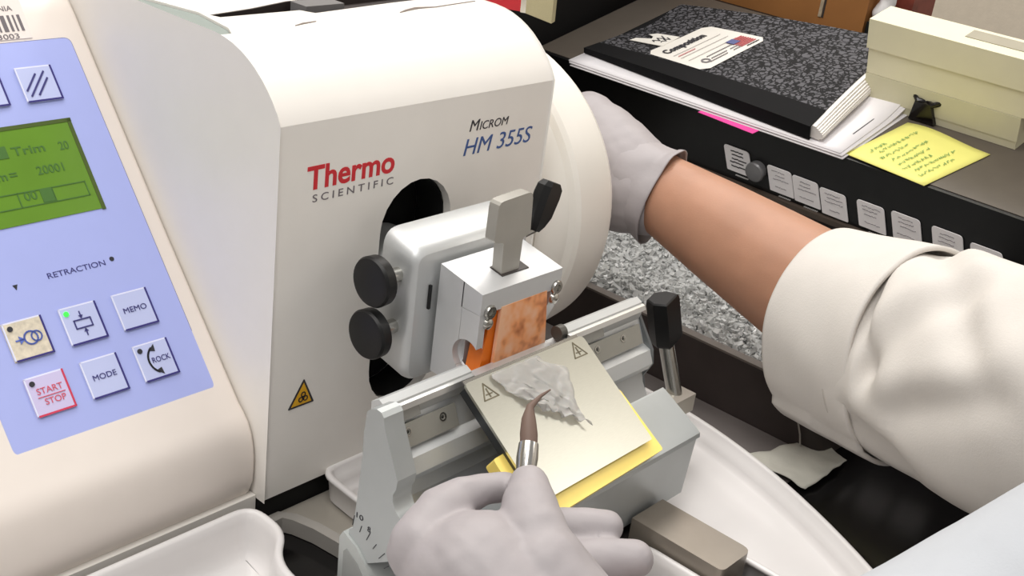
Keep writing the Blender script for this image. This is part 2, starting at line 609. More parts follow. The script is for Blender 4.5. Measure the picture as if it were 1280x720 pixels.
H1 = 0.0012
g = [0.2592, 0.2891, 0.3191]
v1, v2 = 0.0645, 0.0350
o = button(g[2], v1, BTNF, EDGED); obj('lettering', text_bm('MEMO', PF, g[2], v1 - 0.0012, 0.0135, 0.0030, H1, align='CENTER'), NAVY, o, smooth=0)
o = button(g[1], v1, BTNF, EDGED, GLED, 'keypad button with a lit green lamp')
b = B(); strip(b, [(g[1] - 0.0045, v1 - 0.0022), (g[1] + 0.0045, v1 - 0.0022), (g[1] + 0.0045, v1 + 0.0022), (g[1] - 0.0045, v1 + 0.0022), (g[1] - 0.0045, v1 - 0.0022)], 0.0007, PF, H1)
strip(b, [(g[1], v1 + 0.0065), (g[1], v1 + 0.0035)], 0.0006, PF, H1); strip(b, [(g[1], v1 - 0.0065), (g[1], v1 - 0.0035)], 0.0006, PF, H1)
poly(b, [(g[1] - 0.0012, v1 + 0.0045), (g[1], v1 + 0.0026), (g[1] + 0.0012, v1 + 0.0045)], PF, H1); poly(b, [(g[1] - 0.0012, v1 - 0.0045), (g[1], v1 - 0.0026), (g[1] + 0.0012, v1 - 0.0045)][::-1], PF, H1)
obj('symbol', b, NAVY, o, smooth=0)
o = button(g[0], v1, BTNY, EDGED, DARKP, 'cream patterned keypad button')
b = B(); strip(b, ring2(g[0] + 0.0015, v1, 0.0034), 0.0008, PF, H1); strip(b, ring2(g[0] + 0.0045, v1 + 0.0002, 0.0026), 0.0007, PF, H1); strip(b, [(g[0] - 0.0062, v1), (g[0] - 0.002, v1)], 0.0008, PF, H1)
poly(b, [(g[0] - 0.0045, v1 - 0.0022), (g[0] - 0.0016, v1), (g[0] - 0.0045, v1 + 0.0022)], PF, H1)
obj('symbol', b, mat('blue_symbol', (90, 110, 190), 0.5), o, smooth=0)
o = button(g[0], v2, BTNS, EDGER, DARKP, 'red edged keypad button')
RED2 = mat('red_button_print', (214, 92, 112), 0.5)
obj('lettering', text_bm('START', PF, g[0] + 0.0005, v2 + 0.0006, 0.0135, 0.0032, H1, align='CENTER'), RED2, o, smooth=0)
obj('lettering', text_bm('STOP', PF, g[0] + 0.0015, v2 - 0.0052, 0.0110, 0.0032, H1, align='CENTER'), RED2, o, smooth=0)
b = B(); strip(b, [(g[0] - 0.0065, v2 - 0.0009), (g[0] + 0.0075, v2 - 0.0009)], 0.0004, PF, H1); obj('divider', b, RED2, o, smooth=0)
o = button(g[1], v2, BTNF, EDGED); obj('lettering', text_bm('MODE', PF, g[1], v2 - 0.0012, 0.0130, 0.0030, H1, align='CENTER'), NAVY, o, smooth=0)
o = button(g[2], v2, BTNF, EDGED, DARKP)
obj('lettering', text_bm('ROCK', PF, g[2] + 0.0030, v2 - 0.0014, 0.0105, 0.0030, H1, align='CENTER'), NAVY, o, smooth=0)
b = B(); strip(b, ring2(g[2] + 0.004, v2, 0.0082, 125, 235), 0.0010, PF, H1)
poly(b, [(g[2] - 0.0022, v2 + 0.0056), (g[2] + 0.0016, v2 + 0.0086), (g[2] + 0.0012, v2 + 0.0046)], PF, H1); poly(b, [(g[2] - 0.0022, v2 - 0.0056), (g[2] + 0.0016, v2 - 0.0086), (g[2] + 0.0012, v2 - 0.0046)][::-1], PF, H1)
obj('symbol', b, DARKP, o, smooth=0)
o = button(0.3174, 0.1982, BTNF, EDGED)
b = B()
for dx, lo_, hi_ in ((-0.0042, -0.0035, 0.0055), (0.0, -0.0068, 0.0065), (0.0042, -0.0065, 0.0025)):
    strip(b, [(0.3174 + dx + lo_ * 0.85 - 0.0008, 0.1982 + lo_), (0.3174 + dx + hi_ * 0.85 - 0.0008, 0.1982 + hi_)], 0.0010, PF, H1)
obj('symbol', b, NAVY, o, smooth=0)
o = button(0.2874, 0.1982, BTNF, EDGED)
# inventory sticker above the keypad
st_ = obj('barcode_sticker', poly(B(), [(0.285, 0.2262), (0.3255, 0.2262), (0.3265, 0.2505), (0.285, 0.2505)], PF, -0.0016, 0.0004), mat('sticker_white', (236, 226, 220), 0.4), mt, smooth=0)
b = B()
xx = 0.288
for wd in (0.0012, 0.0018, 0.0008, 0.0022, 0.0012, 0.0008, 0.0020, 0.0010, 0.0024, 0.0014, 0.0010, 0.0016):
    poly(b, [(xx, 0.2308), (xx + wd, 0.2308), (xx + wd, 0.2405), (xx, 0.2405)], PF, -0.0012, 0.0002); xx += wd + 0.0016
obj('barcode', b, GREYP, st_, smooth=0)
obj('lettering', text_bm('CALIFORNIA', PF, 0.2935, 0.2432, 0.0270, 0.0030, -0.0012), GREYP, st_, smooth=0)
obj('lettering', text_bm('103003', PF, 0.3010, 0.2265, 0.0175, 0.0030, -0.0012), GREYP, st_, smooth=0)


# print on the front of the hood
def FF(x, z, h=0.0):
    return Vector((x, 0.45 - h, z))


obj('logo_lettering', text_bm('Thermo', FF, 0.3772, 0.2278, 0.0603, 0.0125, bold=0.022), REDP, mt, smooth=0)
obj('logo_lettering', text_bm('SCIENTIFIC', FF, 0.3815, 0.2205, 0.0560, 0.0042, spacing=1.5), GREYP, mt, smooth=0)
obj('model_lettering', text_bm('M', FF, 0.4945, 0.2417, 0.0082, 0.0068, shear=0.2), DARKP, mt, smooth=0)
obj('model_lettering', text_bm('ICROM', FF, 0.5030, 0.2417, 0.0245, 0.0050, shear=0.2), DARKP, mt, smooth=0)
obj('model_lettering', text_bm('HM 355S', FF, 0.4915, 0.2275, 0.0590, 0.0100, shear=0.2), BLUEP, mt, smooth=0)
wl = obj('warning_label', poly(B(), rounded([(0.3722, 0.0996), (0.3905, 0.0996), (0.3826, 0.1165)], 0.001), FF, 0, 0.0003), DARKP, mt, smooth=0)
obj('yellow_field', poly(B(), [(0.3744, 0.1009), (0.3884, 0.1009), (0.3825, 0.1140)], FF, 0.0003, 0.0002), mat('warning_yellow', (225, 170, 30), 0.5), wl, smooth=0)
b = B()
for k in range(3):
    a = 90 + 120 * k
    strip(b, ring2(0.3823 + 0.0019 * math.cos(R(a)), 0.1050 + 0.0019 * math.sin(R(a)), 0.0014, n=10), 0.0006, FF, 0.0005)
obj('hazard_symbol', b, DARKP, wl, smooth=0)

# handwheel on the right side
b = B()
lathe(b, (0.575, 0.5475, 0.155), (1, 0, 0), [(0, 0), (0, 0.092), (0.016, 0.101), (0.020, 0.1025), (0.0225, 0.1065), (0.026, 0.1085), (0.045, 0.1095), (0.058, 0.108), (0.065, 0.1035), (0.066, 0.098), (0.066, 0)], 96)
obj('handwheel', b, mat('white_wheel_plastic', (240, 236, 228), 0.35, var=0.01), mt, smooth=25)
b = B(); cyl(b, (0.5645, 0.5475, 0.155), (0.575, 0.5475, 0.155), 0.05, n=40); obj('wheel_hub', b, SHELL, mt)
b = B(); lathe(b, (0.641, 0.515, 0.150), (1, 0, 0), [(0, 0), (0, 0.011), (0.02, 0.012), (0.035, 0.013), (0.04, 0.010), (0.04, 0)], 24); obj('crank_handle', b, BLACK, mt)

# specimen head
b = B()
br = rounded([(0.4150, 0.121), (0.5065, 0.121), (0.5065, 0.2010), (0.4150, 0.2010)], [0.012, 0.010, 0.012, 0.010], 6)
rings = []
for y, ins in ((0.4300, 0.0), (0.4105, 0.0), (0.4075, 0.001), (0.4055, 0.003), (0.405, 0.006)):
    rings.append([Vector((p.x, y - (0.0), p.y + (y - 0.405) * 0.2)) for p in inset(br, ins)])
loft(b, rings)
head = obj('specimen_bracket', b, SATIN, mt, smooth=30)
b = B(); cyl(b, (0.452, 0.432, 0.160), (0.452, 0.474, 0.160), 0.0255, n=40); obj('spindle', b, SATIN, mt)
b = B(); box(b, (0.4265, 0.4035, 0.166), (0.4280, 0.4052, 0.180)); obj('slot_mark', b, BLACK, head)
KN = mat('black_knob_plastic', (9, 9, 10), 0.45, var=0.1)
for z in (0.1845, 0.1540):
    kx = 0.4030 if z > 0.17 else 0.4025
    b = B(); cyl(b, (kx, 0.417, z), (0.4150, 0.417, z), 0.0040, n=20); sh = obj('knob_shaft', b, STEEL, mt)
    b = B()
    lathe(b, (kx, 0.417, z), (-1, 0, 0), [(0, 0), (0, 0.0122), (0.0012, 0.0136), (0.0065, 0.0139), (0.0080, 0.0130), (0.0086, 0.0110), (0.0086, 0)], 40)
    obj('clamp_knob', b, KN, mt, smooth=30)
# clamp block (top slopes a little up to the back)
Yf, Yb = 0.3705, 0.402


def CB(x0, x1, z0, z1, y0=Yf, y1=Yb, bm=None, sl=0.19):
    bm = bm or B()
    prism(bm, [(x0, y0, z0), (x0, y1, z0), (x0, y1, z1 + (y1 - y0) * sl), (x0, y0, z1)], (x1 - x0, 0, 0))
    return bm


CLM = mat('satin_clamp_aluminium', (206, 207, 208), 0.42, 0.3, var=0.02)
b = CB(0.4312, 0.4958, 0.128, 0.1891, 0.3838, 0.402)
bevel(b, 0.0012); o = obj('clamp_back', b, CLM, mt)
b = CB(0.4312, 0.4958, 0.1745, 0.1866, 0.3705, 0.3845); bevel(b, 0.0012); bar = obj('clamp_bar', b, CLM, mt)
b = B(); box(b, (0.4312, 0.3706, 0.1285), (0.4362, 0.3836, 0.1743)); bevel(b, 0.0006); obj('clamp_jaw', b, CLM, mt)
b = B(); prism(b, [(0.4885, 0.3708, 0.1685), (0.4885, 0.3708, 0.1750), (0.4885, 0.3840, 0.1750), (0.4885, 0.3840, 0.1450), (0.4885, 0.3800, 0.1450), (0.4885, 0.3735, 0.1600)], (0.0073, 0, 0)); bevel(b, 0.0008); obj('clamp_jaw', b, CLM, mt)
# scoop on the lower left flank
for host in [q for q in mt.children if q.name.startswith(('clamp_back', 'clamp_jaw'))]:
    b = B(); lathe(b, (0.4270, 0.3775, 0.1475), (1, 0, 0), [(0, 0), (0, 0.0098), (0.0085, 0.0098), (0.0098, 0.0085), (0.0098, 0)], 32)
    cutter = obj('cutter', b, CLM, mt)
    md = host.modifiers.new('b', 'BOOLEAN'); md.object = cutter; md.solver = 'EXACT'
    applied(host)
    bpy.data.objects.remove(cutter)
    for p in host.data.polygons:
        p.use_smooth = True
    host.data.set_sharp_from_angle(angle=R(35))
for x, z in ((0.4378, 0.1768), (0.4918, 0.1775)):
    b = B()
    lathe(b, (x, 0.3706, z - 0.0015), (0, -1, 0), [(0, 0.0040), (0.0012, 0.0042), (0.0022, 0.0036), (0.0022, 0.0020), (0.0010, 0.0018), (0.0010, 0)], 20)
    obj('socket_screw', b, STEEL, bar)
    b = B(); lathe(b, (x, 0.3709, z - 0.0085), (0, -1, 0), [(0, 0.0036), (0.0018, 0.0030), (0.0026, 0.0012), (0.0026, 0)], 18); obj('clamp_pin', b, STEEL, bar)
b = B(); prism(b, [(0.4545, 0.3785, 0.1875), (0.4760, 0.3785, 0.1875), (0.4760, 0.3880, 0.1893), (0.4545, 0.3880, 0.1893)], (0, 0, 0.0012)); obj('lever_slot', b, DARKGREY, mt)
# flat tee-shaped release lever
tee = rounded([(0.4555, 0.182), (0.4690, 0.182), (0.4695, 0.2070), (0.4750, 0.2085), (0.4730, 0.2330), (0.4465, 0.2315), (0.4462, 0.2090), (0.4540, 0.2070)], [0, 0, 0.001, 0.002, 0.004, 0.004, 0.002, 0.001], 3)
b = B(); prism(b, [(p.x, 0.3800, p.y) for p in tee], (0, 0.0068, 0)); bevel(b, 0.0010)
obj('release_lever', b, mat('grey_lever_steel', (168, 165, 158), 0.42, 0.35), mt, smooth=30)
# black wing lever on a steel pin
b = B(); cyl(b, (0.500, 0.413, 0.189), (0.5155, 0.411, 0.193), 0.0042, n=18); obj('lever_pin', b, STEEL, mt)
b = B()
d = Vector((0.36, 0.0, 0.93)).normalized(); s = Vector((0.93, 0, -0.36))
rings = []
p0 = Vector((0.5125, 0.408, 0.192))
for tt, w1, w2 in ((0, 0.0030, 0.0030), (0.004, 0.0055, 0.0045), (0.010, 0.0085, 0.0055), (0.022, 0.0095, 0.0056), (0.027, 0.0088, 0.0054), (0.030, 0.0060, 0.0040)):
    c = p0 + d * tt
    rings.append([c + s * (w1 * sx) + Vector((0, 1, 0)) * (w2 * sy) for sx, sy in ((1, .45), (.6, 1), (-.6, 1), (-1, .45), (-1, -.45), (-.6, -1), (.6, -1), (1, -.45))])
loft(b, rings); obj('clamp_lever', b, KN, mt, smooth=30)

# base casting under the hood
b = B()
edge = [(0.346, 0.4535), (0.372, 0.4535), (0.379, 0.445), (0.3835, 0.430), (0.386, 0.412), (0.387, 0.392)]
top = [Vector((x, y, 0.030)) for x, y in edge] + [Vector((0.52, 0.392, 0.030)), Vector((0.52, 0.4535, 0.030))]
prism(b, top[1:], (0, 0, -0.0098)); bevel(b, 0.001); obj('base_casting', b, mat('beige_casting', (172, 166, 156), 0.3, 0.2), mt)
b = B()
rr = [Vector((x, y)) for x, y in edge]
out = []
for i, p in enumerate(rr):
    d = (rr[min(i + 1, len(rr) - 1)] - rr[max(i - 1, 0)]).normalized()
    out.append((p, p + Vector((d.y, -d.x)) * 0.006))
R1 = [[Vector((p.x, p.y, 0.0205)), Vector((p.x, p.y, 0.031)), Vector((q.x, q.y, 0.0305)), Vector((q.x, q.y, 0.0205))] for p, q in out]
loft(b, R1); obj('casting_lip', b, mat('pale_casting_lip', (176, 172, 166), 0.3, 0.2), mt)
b = B(); box(b, (0.346, 0.302, BZ), (0.52, 0.392, 0.0275)); bevel(b, 0.002); obj('base_plate', b, DARKGREY, mt)
# clamping bar and locking lever of the knife-holder base
b = B()
pl = rounded([(0.497, 0.236), (0.5265, 0.236), (0.5265, 0.297), (0.497, 0.297)], [0.004, 0.006, 0, 0], 4)
prism(b, [(p.x, p.y, 0.0435) for p in pl], (0, 0, 0.0165)); bevel(b, 0.001); obj('clamping_bar', b, mat('brown_grey_steel', (142, 134, 124), 0.35, 0.35), mt, smooth=30)
b = B(); box(b, (0.4965, 0.24, BZ), (0.527, 0.33, 0.0425)); obj('bar_support', b, DARKGREY, mt)

# ================================================================ KNIFE HOLDER
kh = thing('knife_holder', 'grey metal knife holder with sloping steel blade plate and yellow blade guard', 'knife holder', (0.45, 0.33, 0.030))
# slanted rail: extruded profile from left end plate to right end
railp = [(0.3600, 0.1510), (0.3640, 0.1530), (0.3690, 0.1500), (0.3690, 0.070), (0.3465, 0.070), (0.3440, 0.0935), (0.3490, 0.1010), (0.3508, 0.1075), (0.3470, 0.1110), (0.3447, 0.1158), (0.3480, 0.1238), (0.3535, 0.1258), (0.3600, 0.1400), (0.3590, 0.1440)]
railm = [(0.3612, 0.1440), (0.3690, 0.1440)] + railp[3:-2] + [(0.3590, 0.1380)]
for pr_, x0, x1 in ((railp, 0.357, 0.4175), (railm, 0.4175, 0.4950), (railp, 0.4950, 0.5655)):
    b = B(); prof_x(b, pr_, x0, x1); bevel(b, 0.0005, 1); obj('rail', b, SATIN, kh, smooth=30)
b = B(); prof_x(b, [(0.3605, 0.1500), (0.3575, 0.1497), (0.3565, 0.1470), (0.3605, 0.1460)], 0.3565, 0.4175); bevel(b, 0.0006, 1); obj('rail_lip', b, mat('bright_aluminium', (214, 214, 212), 0.28, 0.8), kh, smooth=30)
b = B(); prof_x(b, [(0.3605, 0.1500), (0.3575, 0.1497), (0.3565, 0.1470), (0.3605, 0.1460)], 0.4950, 0.5660); bevel(b, 0.0006, 1); obj('rail_lip', b, mat('bright_aluminium', (214, 214, 212), 0.28, 0.8), kh, smooth=30)
b = B(); cyl(b, (0.4905, 0.3640, 0.1500), (0.4955, 0.3640, 0.1500), 0.0042, n=20); obj('rail_stop', b, mat('dark_rail_stop', (92, 90, 86), 0.4, 0.5), kh)
# recessed strip plates with screws, left and right
RA = Vector((0, -0.0065, -0.0142)).normalized(); RN = Vector((0, -RA.z, RA.y)); RN = -RN if RN.y > 0 else RN


def RF(x, v, h=0.0):
    return Vector((x, 0.3592, 0.1415)) + RA * v + RN * h - Vector((0, 0, 0))


STRIPM = mat('dull_strip_metal', (158, 156, 148), 0.45, 0.3)
for x0, x1, sx in ((0.3595, 0.4035, (0.3695, 0.3935)), (0.4985, 0.5615, (0.5195, 0.5440))):
    b = B(); poly(b, [(x0, 0.0035), (x1, 0.0035), (x1, 0.0155), (x0, 0.0155)][::-1], RF, 0.0, 0.0012); pl = obj('strip_plate', b, STRIPM, kh, smooth=0)
    for x in sx:
        b = B(); lathe(b, RF(x, 0.0078, 0.0012), RN, [(0, 0.0023), (0.0005, 0.0023), (0.0005, 0.0016), (-0.0006, 0.0012), (-0.0006, 0)], 18); obj('screw', b, STEEL, pl)
        b = B(); cyl(b, RF(x, 0.0078, 0.0009), RF(x, 0.0078, 0.0012), 0.0011, n=6); obj('screw_socket', b, BLACK, pl)
    b = B(); poly(b, [(x0 - 0.001, -0.0070), (x1 * 0.45 + x0 * 0.55, -0.0070), (x1 * 0.45 + x0 * 0.55, 0.0018), (x0 - 0.001, 0.0018)][::-1], RF, 0.0, 0.0022)
    obj('sliding_block', b, mat('dull_grey_metal', (150, 150, 146), 0.4, 0.5), kh, smooth=0)  # block in a darker grey metal than the rail
# left end plate
ep = [(0.3660, 0.0660), (0.3648, 0.0820), (0.3625, 0.0838), (0.3609, 0.1041), (0.3598, 0.1278), (0.3601, 0.1412), (0.3590, 0.1530), (0.3570, 0.1553), (0.3528, 0.1573), (0.3495, 0.1570), (0.3475, 0.1550), (0.3464, 0.1503), (0.3348, 0.1267), (0.3353, 0.1215), (0.3370, 0.1180), (0.3368, 0.1145), (0.3345, 0.1100), (0.3300, 0.1070), (0.3255, 0.1060), (0.3215, 0.0960), (0.3300, 0.0835), (0.3500, 0.0700)]
b = B(); prof_x(b, ep, 0.345, 0.3572); bevel(b, 0.0008, 2); obj('end_plate', b, GREYPAINT, kh, smooth=30)
# right end plate, smaller
ep2 = [(0.3690, 0.070), (0.3690, 0.149), (0.3640, 0.1525), (0.3605, 0.1505), (0.3602, 0.142), (0.3470, 0.1240), (0.3450, 0.1150), (0.3500, 0.1050), (0.3460, 0.090), (0.3480, 0.070)]
b = B(); prof_x(b, ep2, 0.5655, 0.5675); obj('end_plate', b, mat('end_plate_dark', (120, 124, 126), 0.45, 0.4), kh)
# curved cradle body behind and under the block
cr = [(0.369, 0.070), (0.3465, 0.070)]
cr = [(0.3640, 0.0300), (0.3640, 0.100), (0.3485, 0.1005), (0.3440, 0.0935), (0.3380, 0.0880), (0.3290, 0.0860), (0.3200, 0.0880), (0.3120, 0.0880), (0.3120, 0.0300)]
b = B(); prof_x(b, cr, 0.3572, 0.5460); bevel(b, 0.0006, 1); obj('cradle', b, mat('satin_cradle', (190, 192, 194), 0.3, 0.6), kh, smooth=40)
# clamping block in front
bk = [(0.3275, 0.0525), (0.3275, 0.1108), (0.3262, 0.1124), (0.3245, 0.1119), (0.2990, 0.0983), (0.2960, 0.0962), (0.2955, 0.0935), (0.2975, 0.0920), (0.3000, 0.0525)]
b = B(); prof_x(b, bk, 0.400, 0.5518); bevel(b, 0.0012, 2, 20); obj('clamping_block', b, GREYPAINT, kh, smooth=30)
b = B(); box(b, (0.405, 0.302, 0.030), (0.49, 0.36, 0.07)); obj('foot_block', b, BASEGREY, kh)
# base cheek with its window and angle scale on the left
ck = [(0.3690, 0.030), (0.3700, 0.0755), (0.3675, 0.0800), (0.3570, 0.0755), (0.3470, 0.0665), (0.3350, 0.0520), (0.3250, 0.030)]
b = B(); prof_x(b, ck, 0.3435, 0.358); bevel(b, 0.0008, 2); obj('base_cheek', b, mat('pale_grey_cheek', (188, 192, 190), 0.4, 0.3), kh, smooth=30)
b = B(); prof_x(b, [(0.3655, 0.036), (0.3660, 0.0690), (0.3640, 0.0715), (0.3560, 0.0675), (0.3480, 0.0590), (0.3470, 0.050), (0.3440, 0.036)], 0.3431, 0.3437); obj('cheek_window', b, mat('window_recess', (150, 152, 150), 0.5), kh)
b = B(); cyl(b, (0.3430, 0.3460, 0.0495), (0.3438, 0.3460, 0.0495), 0.0055, n=20); obj('cheek_hole', b, BLACKHOLE, kh)


def EF(y, z, h=0.0):
    return Vector((0.345 - h, 0.40 - y, z))


b = B()
for k in range(10):
    a = R(-8 - 7 * k)
    c = Vector((0.3690, 0.0410))
    p = Vector((c.x + math.sin(a) * 0.0455, c.y + math.cos(a) * 0.0455)); q = Vector((c.x + math.sin(a) * (0.0495 if k % 2 else 0.0515), c.y + math.cos(a) * (0.0495 if k % 2 else 0.0515)))
    strip(b, [(0.40 - p.x, p.y), (0.40 - q.x, q.y)], 0.0004, EF)
obj('angle_scale', b, DARKP, kh, smooth=0)
obj('scale_numerals', text_bm('10', EF, 0.0395, 0.0920, 0.005, 0.0030), DARKP, kh, smooth=0)
obj('scale_numerals', text_bm('8', EF, 0.0480, 0.0885, 0.0022, 0.0030), DARKP, kh, smooth=0)
# blade plate
A34 = R(34.3)
PV = Vector((0, -math.cos(A34), -math.sin(A34))); PN = Vector((0, -math.sin(A34), math.cos(A34)))


def BF(x, v, h=0.0):
    return Vector((x, 0.352, 0.1517)) + PV * v + PN * h


PLATE = mat('brushed_blade_steel', (203, 202, 191), 0.29, 0.9, var=0.05, scale=40, aniso=(6, 200, 200))
b = B(); pp = rounded([(0.4037, 0.0), (0.4983, 0.0), (0.4983, 0.0692), (0.4037, 0.0705)], [0.003, 0.003, 0.0015, 0.003], 4)
poly(b, [(p.x, p.y) for p in pp][::-1], BF, -0.0016, 0.0016); bp_ = obj('blade_plate', b, PLATE, kh, smooth=0)
b = B(); poly(b, [(0.4045, 0.0015), (0.4975, 0.0015), (0.4978, 0.0686), (0.4045, 0.0699)][::-1], BF, -0.0075, 0.0058); obj('plate_carrier', b, mat('dark_carrier_steel', (70, 72, 74), 0.35, 0.6), kh, smooth=0)
b = B(); poly(b, [(0.4055, -0.0022), (0.4965, -0.0022), (0.4965, 0.006), (0.4055, 0.006)][::-1], BF, -0.0026, 0.0008); obj('blade', b, STEEL, kh, smooth=0)
GOLD = mat('yellow_guard_metal', (255, 226, 120), 0.28, 0.15, var=0.04)
gd = rounded([(0.3970, 0.040), (0.5040, 0.0355), (0.5062, 0.0765), (0.3970, 0.0795)], 0.002, 3)
b = B(); poly(b, [(p.x, p.y) for p in gd][::-1], BF, -0.0125, 0.0080); bevel(b, 0.0008, 1); obj('blade_guard', b, GOLD, kh, smooth=30)
b = B()
for cx, cv in ((0.4145, 0.0088), (0.4880, 0.0072)):
    b = B()
    tri = [(cx - 0.0052, cv + 0.0036), (cx + 0.0052, cv + 0.0036), (cx, cv - 0.0052), (cx - 0.0052, cv + 0.0036)]
    strip(b, tri, 0.0007, BF, 0.0)
    strip(b, [(cx, cv - 0.002), (cx, cv + 0.0025)], 0.0008, BF, 0); strip(b, [(cx - 0.002, cv + 0.001), (cx + 0.002, cv + 0.001)], 0.0007, BF, 0)
    obj('etched_mark', b, mat('etched_brown', (112, 104, 84), 0.6), bp_, smooth=0)
# locking lever on the right
b = B(); cyl(b, (0.604, 0.3460, 0.076), (0.6015, 0.3620, 0.118), 0.0050, n=22); obj('lever_stem', b, STEEL, kh)
d = Vector((-0.0105, 0.0085, 0.052)).normalized()
b = B()
u = Vector((1, 0.15, 0)).normalized(); u = (u - d * u.dot(d)).normalized(); v = d.cross(u)
rings = []
hp2 = [(-1, -1), (1, -1), (1.15, 0.1), (0.6, 1), (-0.6, 1), (-1.15, 0.1)]
for tt, k in ((0, 0.9), (0.002, 1), (0.0285, 1), (0.031, 0.95), (0.0318, 0.85)):
    c = Vector((0.6026, 0.3612, 0.1125)) + d * tt
    rings.append([c + u * (sx * 0.0088 * k) + v * (sy * 0.0082 * k) for sx, sy in hp2])
loft(b, rings); hd = obj('lever_handle', b, KN, kh, smooth=35)
b = B(); box(b, (0.592, 0.338, 0.069), (0.614, 0.353, 0.0815)); bevel(b, 0.003, 3); obj('lever_foot', b, mat('nickel_foot', (196, 190, 180), 0.3, 0.4), kh)
b = B(); cyl(b, (0.546, 0.344, 0.070), (0.595, 0.344, 0.070), 0.0055, n=20); obj('clamp_shaft', b, STEEL, kh)

# wax block in its cassette, held in the clamp
cs = thing('tissue_cassette', 'orange tissue cassette with pale wax block held in the silver clamp', 'cassette', (0.464, 0.377, 0.127))
ORANGE = mat('orange_cassette_plastic', (236, 122, 30), 0.4, var=0.05, sss=0.2)
b = B(); prism(b, [(0.4432, 0.3728, 0.1765), (0.4865, 0.3728, 0.1765), (0.4890, 0.3700, 0.1280), (0.4330, 0.3700, 0.1260)], (0, 0.010, 0.0)); bevel(b, 0.001); obj('cassette_tray', b, ORANGE, cs)
b = B(); prism(b, [(0.4475, 0.3724, 0.1755), (0.4845, 0.3724, 0.1755), (0.4870, 0.3690, 0.1300), (0.4420, 0.3690, 0.1290)], (0, -0.0022, 0.0)); bevel(b, 0.0008)
m = mat('wax_with_tissue', (238, 176, 130), 0.35, var=0.1, sss=0.2)
nt = m.node_tree
rp = [n_ for n_ in nt.nodes if n_.type == 'VALTORGB'][0]
nz = [n_ for n_ in nt.nodes if n_.type == 'TEX_NOISE'][0]
nz.inputs['Scale'].default_value = 85; nz.inputs['Detail'].default_value = 2
rp.color_ramp.elements[0].position = 0.30; rp.color_ramp.elements[1].position = 0.46
rp.color_ramp.elements[0].color = lin((150, 78, 42)); rp.color_ramp.elements[1].color = lin((236, 160, 108))
e_ = rp.color_ramp.elements.new(0.62); e_.color = lin((240, 186, 150))
obj('wax_block', b, m, cs)

# crumpled wax ribbon lying on the blade plate
rb = B()
GRX, GRY = 26, 30
pts = []
for j in range(GRY + 1):
    row = []
    for i in range(GRX + 1):
        sx, sy = i / GRX, j / GRY
        x = 0.4265 + 0.0360 * sx + 0.006 * sy + 0.010 * math.sin(sy * 5) * (sx - 0.3) - 0.004 * (1 - sy)
        v = 0.001 + 0.046 * sy * (0.55 + 0.45 * sx)
        pv = Vector((sx * 7, sy * 5, 0))
        h = 0.0012 + 0.0045 * sy * abs(noise.noise(pv * 1.3)) + 0.0045 * abs(math.sin(sx * 9 + sy * 5)) * (0.25 + sy) * 0.35 + 0.0012 * noise.noise(pv * 3) * sy
        x += 0.0035 * noise.noise(pv + Vector((9, 0, 0))); v += 0.004 * noise.noise(pv * 1.2 + Vector((0, 9, 0))) * (0.2 + sy)
        row.append(rb.verts.new(BF(x, v, max(0.0006, h))))
    pts.append(row)
for j in range(GRY):
    for i in range(GRX):
        rb.faces.new((pts[j][i], pts[j][i + 1], pts[j + 1][i + 1], pts[j + 1][i]))
ribm = mat('translucent_wax_film', (206, 203, 200), 0.5, var=0.08, scale=160, trans=0.35, sss=0.1)
ribm.node_tree.nodes['Principled BSDF'].inputs['Alpha'].default_value = 0.62
rib = obj('wax_ribbon', rb, ribm, smooth=80)
sm = rib.modifiers.new('so', 'SOLIDIFY'); sm.thickness = 0.0003
tag(rib, 'crumpled translucent greyish wax ribbon lying on the steel blade plate', 'wax ribbon')

# fine brush in the fingers
fb = thing('fine_paintbrush', 'fine brush with brown bristles and silver ferrule held in gloved fingertips', 'brush', BF(0.409, 0.050, 0.0045))
e0 = at(648, 650, 0.538); e1 = at(657, 592, 0.545); e2 = at(661, 555, 0.5520)
b = B(); tube(b, [e0, e1], [0.0030, 0.0034], 14); obj('handle', b, mat('brush_handle_dark', (60, 44, 38), 0.4), fb)
b = B(); tube(b, [e1, e1.lerp(e2, 0.5), e2], [0.0044, 0.0050, 0.0046], 16); obj('ferrule', b, STEEL, fb)
b = B(); tube(b, [e2, at(661, 543, 0.554), at(661, 524, 0.558), at(663, 508, 0.561), at(676, 495, 0.565), at(688, 487, 0.568)], [0.0040, 0.0042, 0.0034, 0.0018, 0.0009, 0.0004], 12)
obj('bristles', b, mat('brown_bristles', (112, 92, 82), 0.6, var=0.25, aniso=(900, 900, 60)), fb)

# ================================================================ WASTE TRAYS


def tray(name, outline, ztop, zbot, label, wall=0.0022, slope=0.0025):
    """open plastic basin from a counter-clockwise outline"""
    b = B()
    rings = []
    for ins, z in ((slope + 0.001, zbot), (0.002, ztop - 0.004), (0.0, ztop - 0.0025), (0.0, ztop - 0.0008), (0.0012, ztop), (0.0030, ztop), (0.0042, ztop - 0.0012), (0.0050, ztop - 0.006), (slope + 0.0032, zbot + 0.012), (slope + 0.0042, zbot + 0.007), (slope + 0.0060, zbot + 0.004), (slope + 0.0085, zbot + wall)):
        rings.append([Vector((p.x, p.y, z)) for p in inset(outline, ins)])
    loft(b, rings)
    o = obj(name, b, TRAYW, smooth=75)
    return tag(o, label, 'tray', 'white plastic waste trays')


def ccw(p):
    a = sum(p[i].x * p[(i + 1) % len(p)].y - p[(i + 1) % len(p)].x * p[i].y for i in range(len(p)))
    return p if a > 0 else p[::-1]


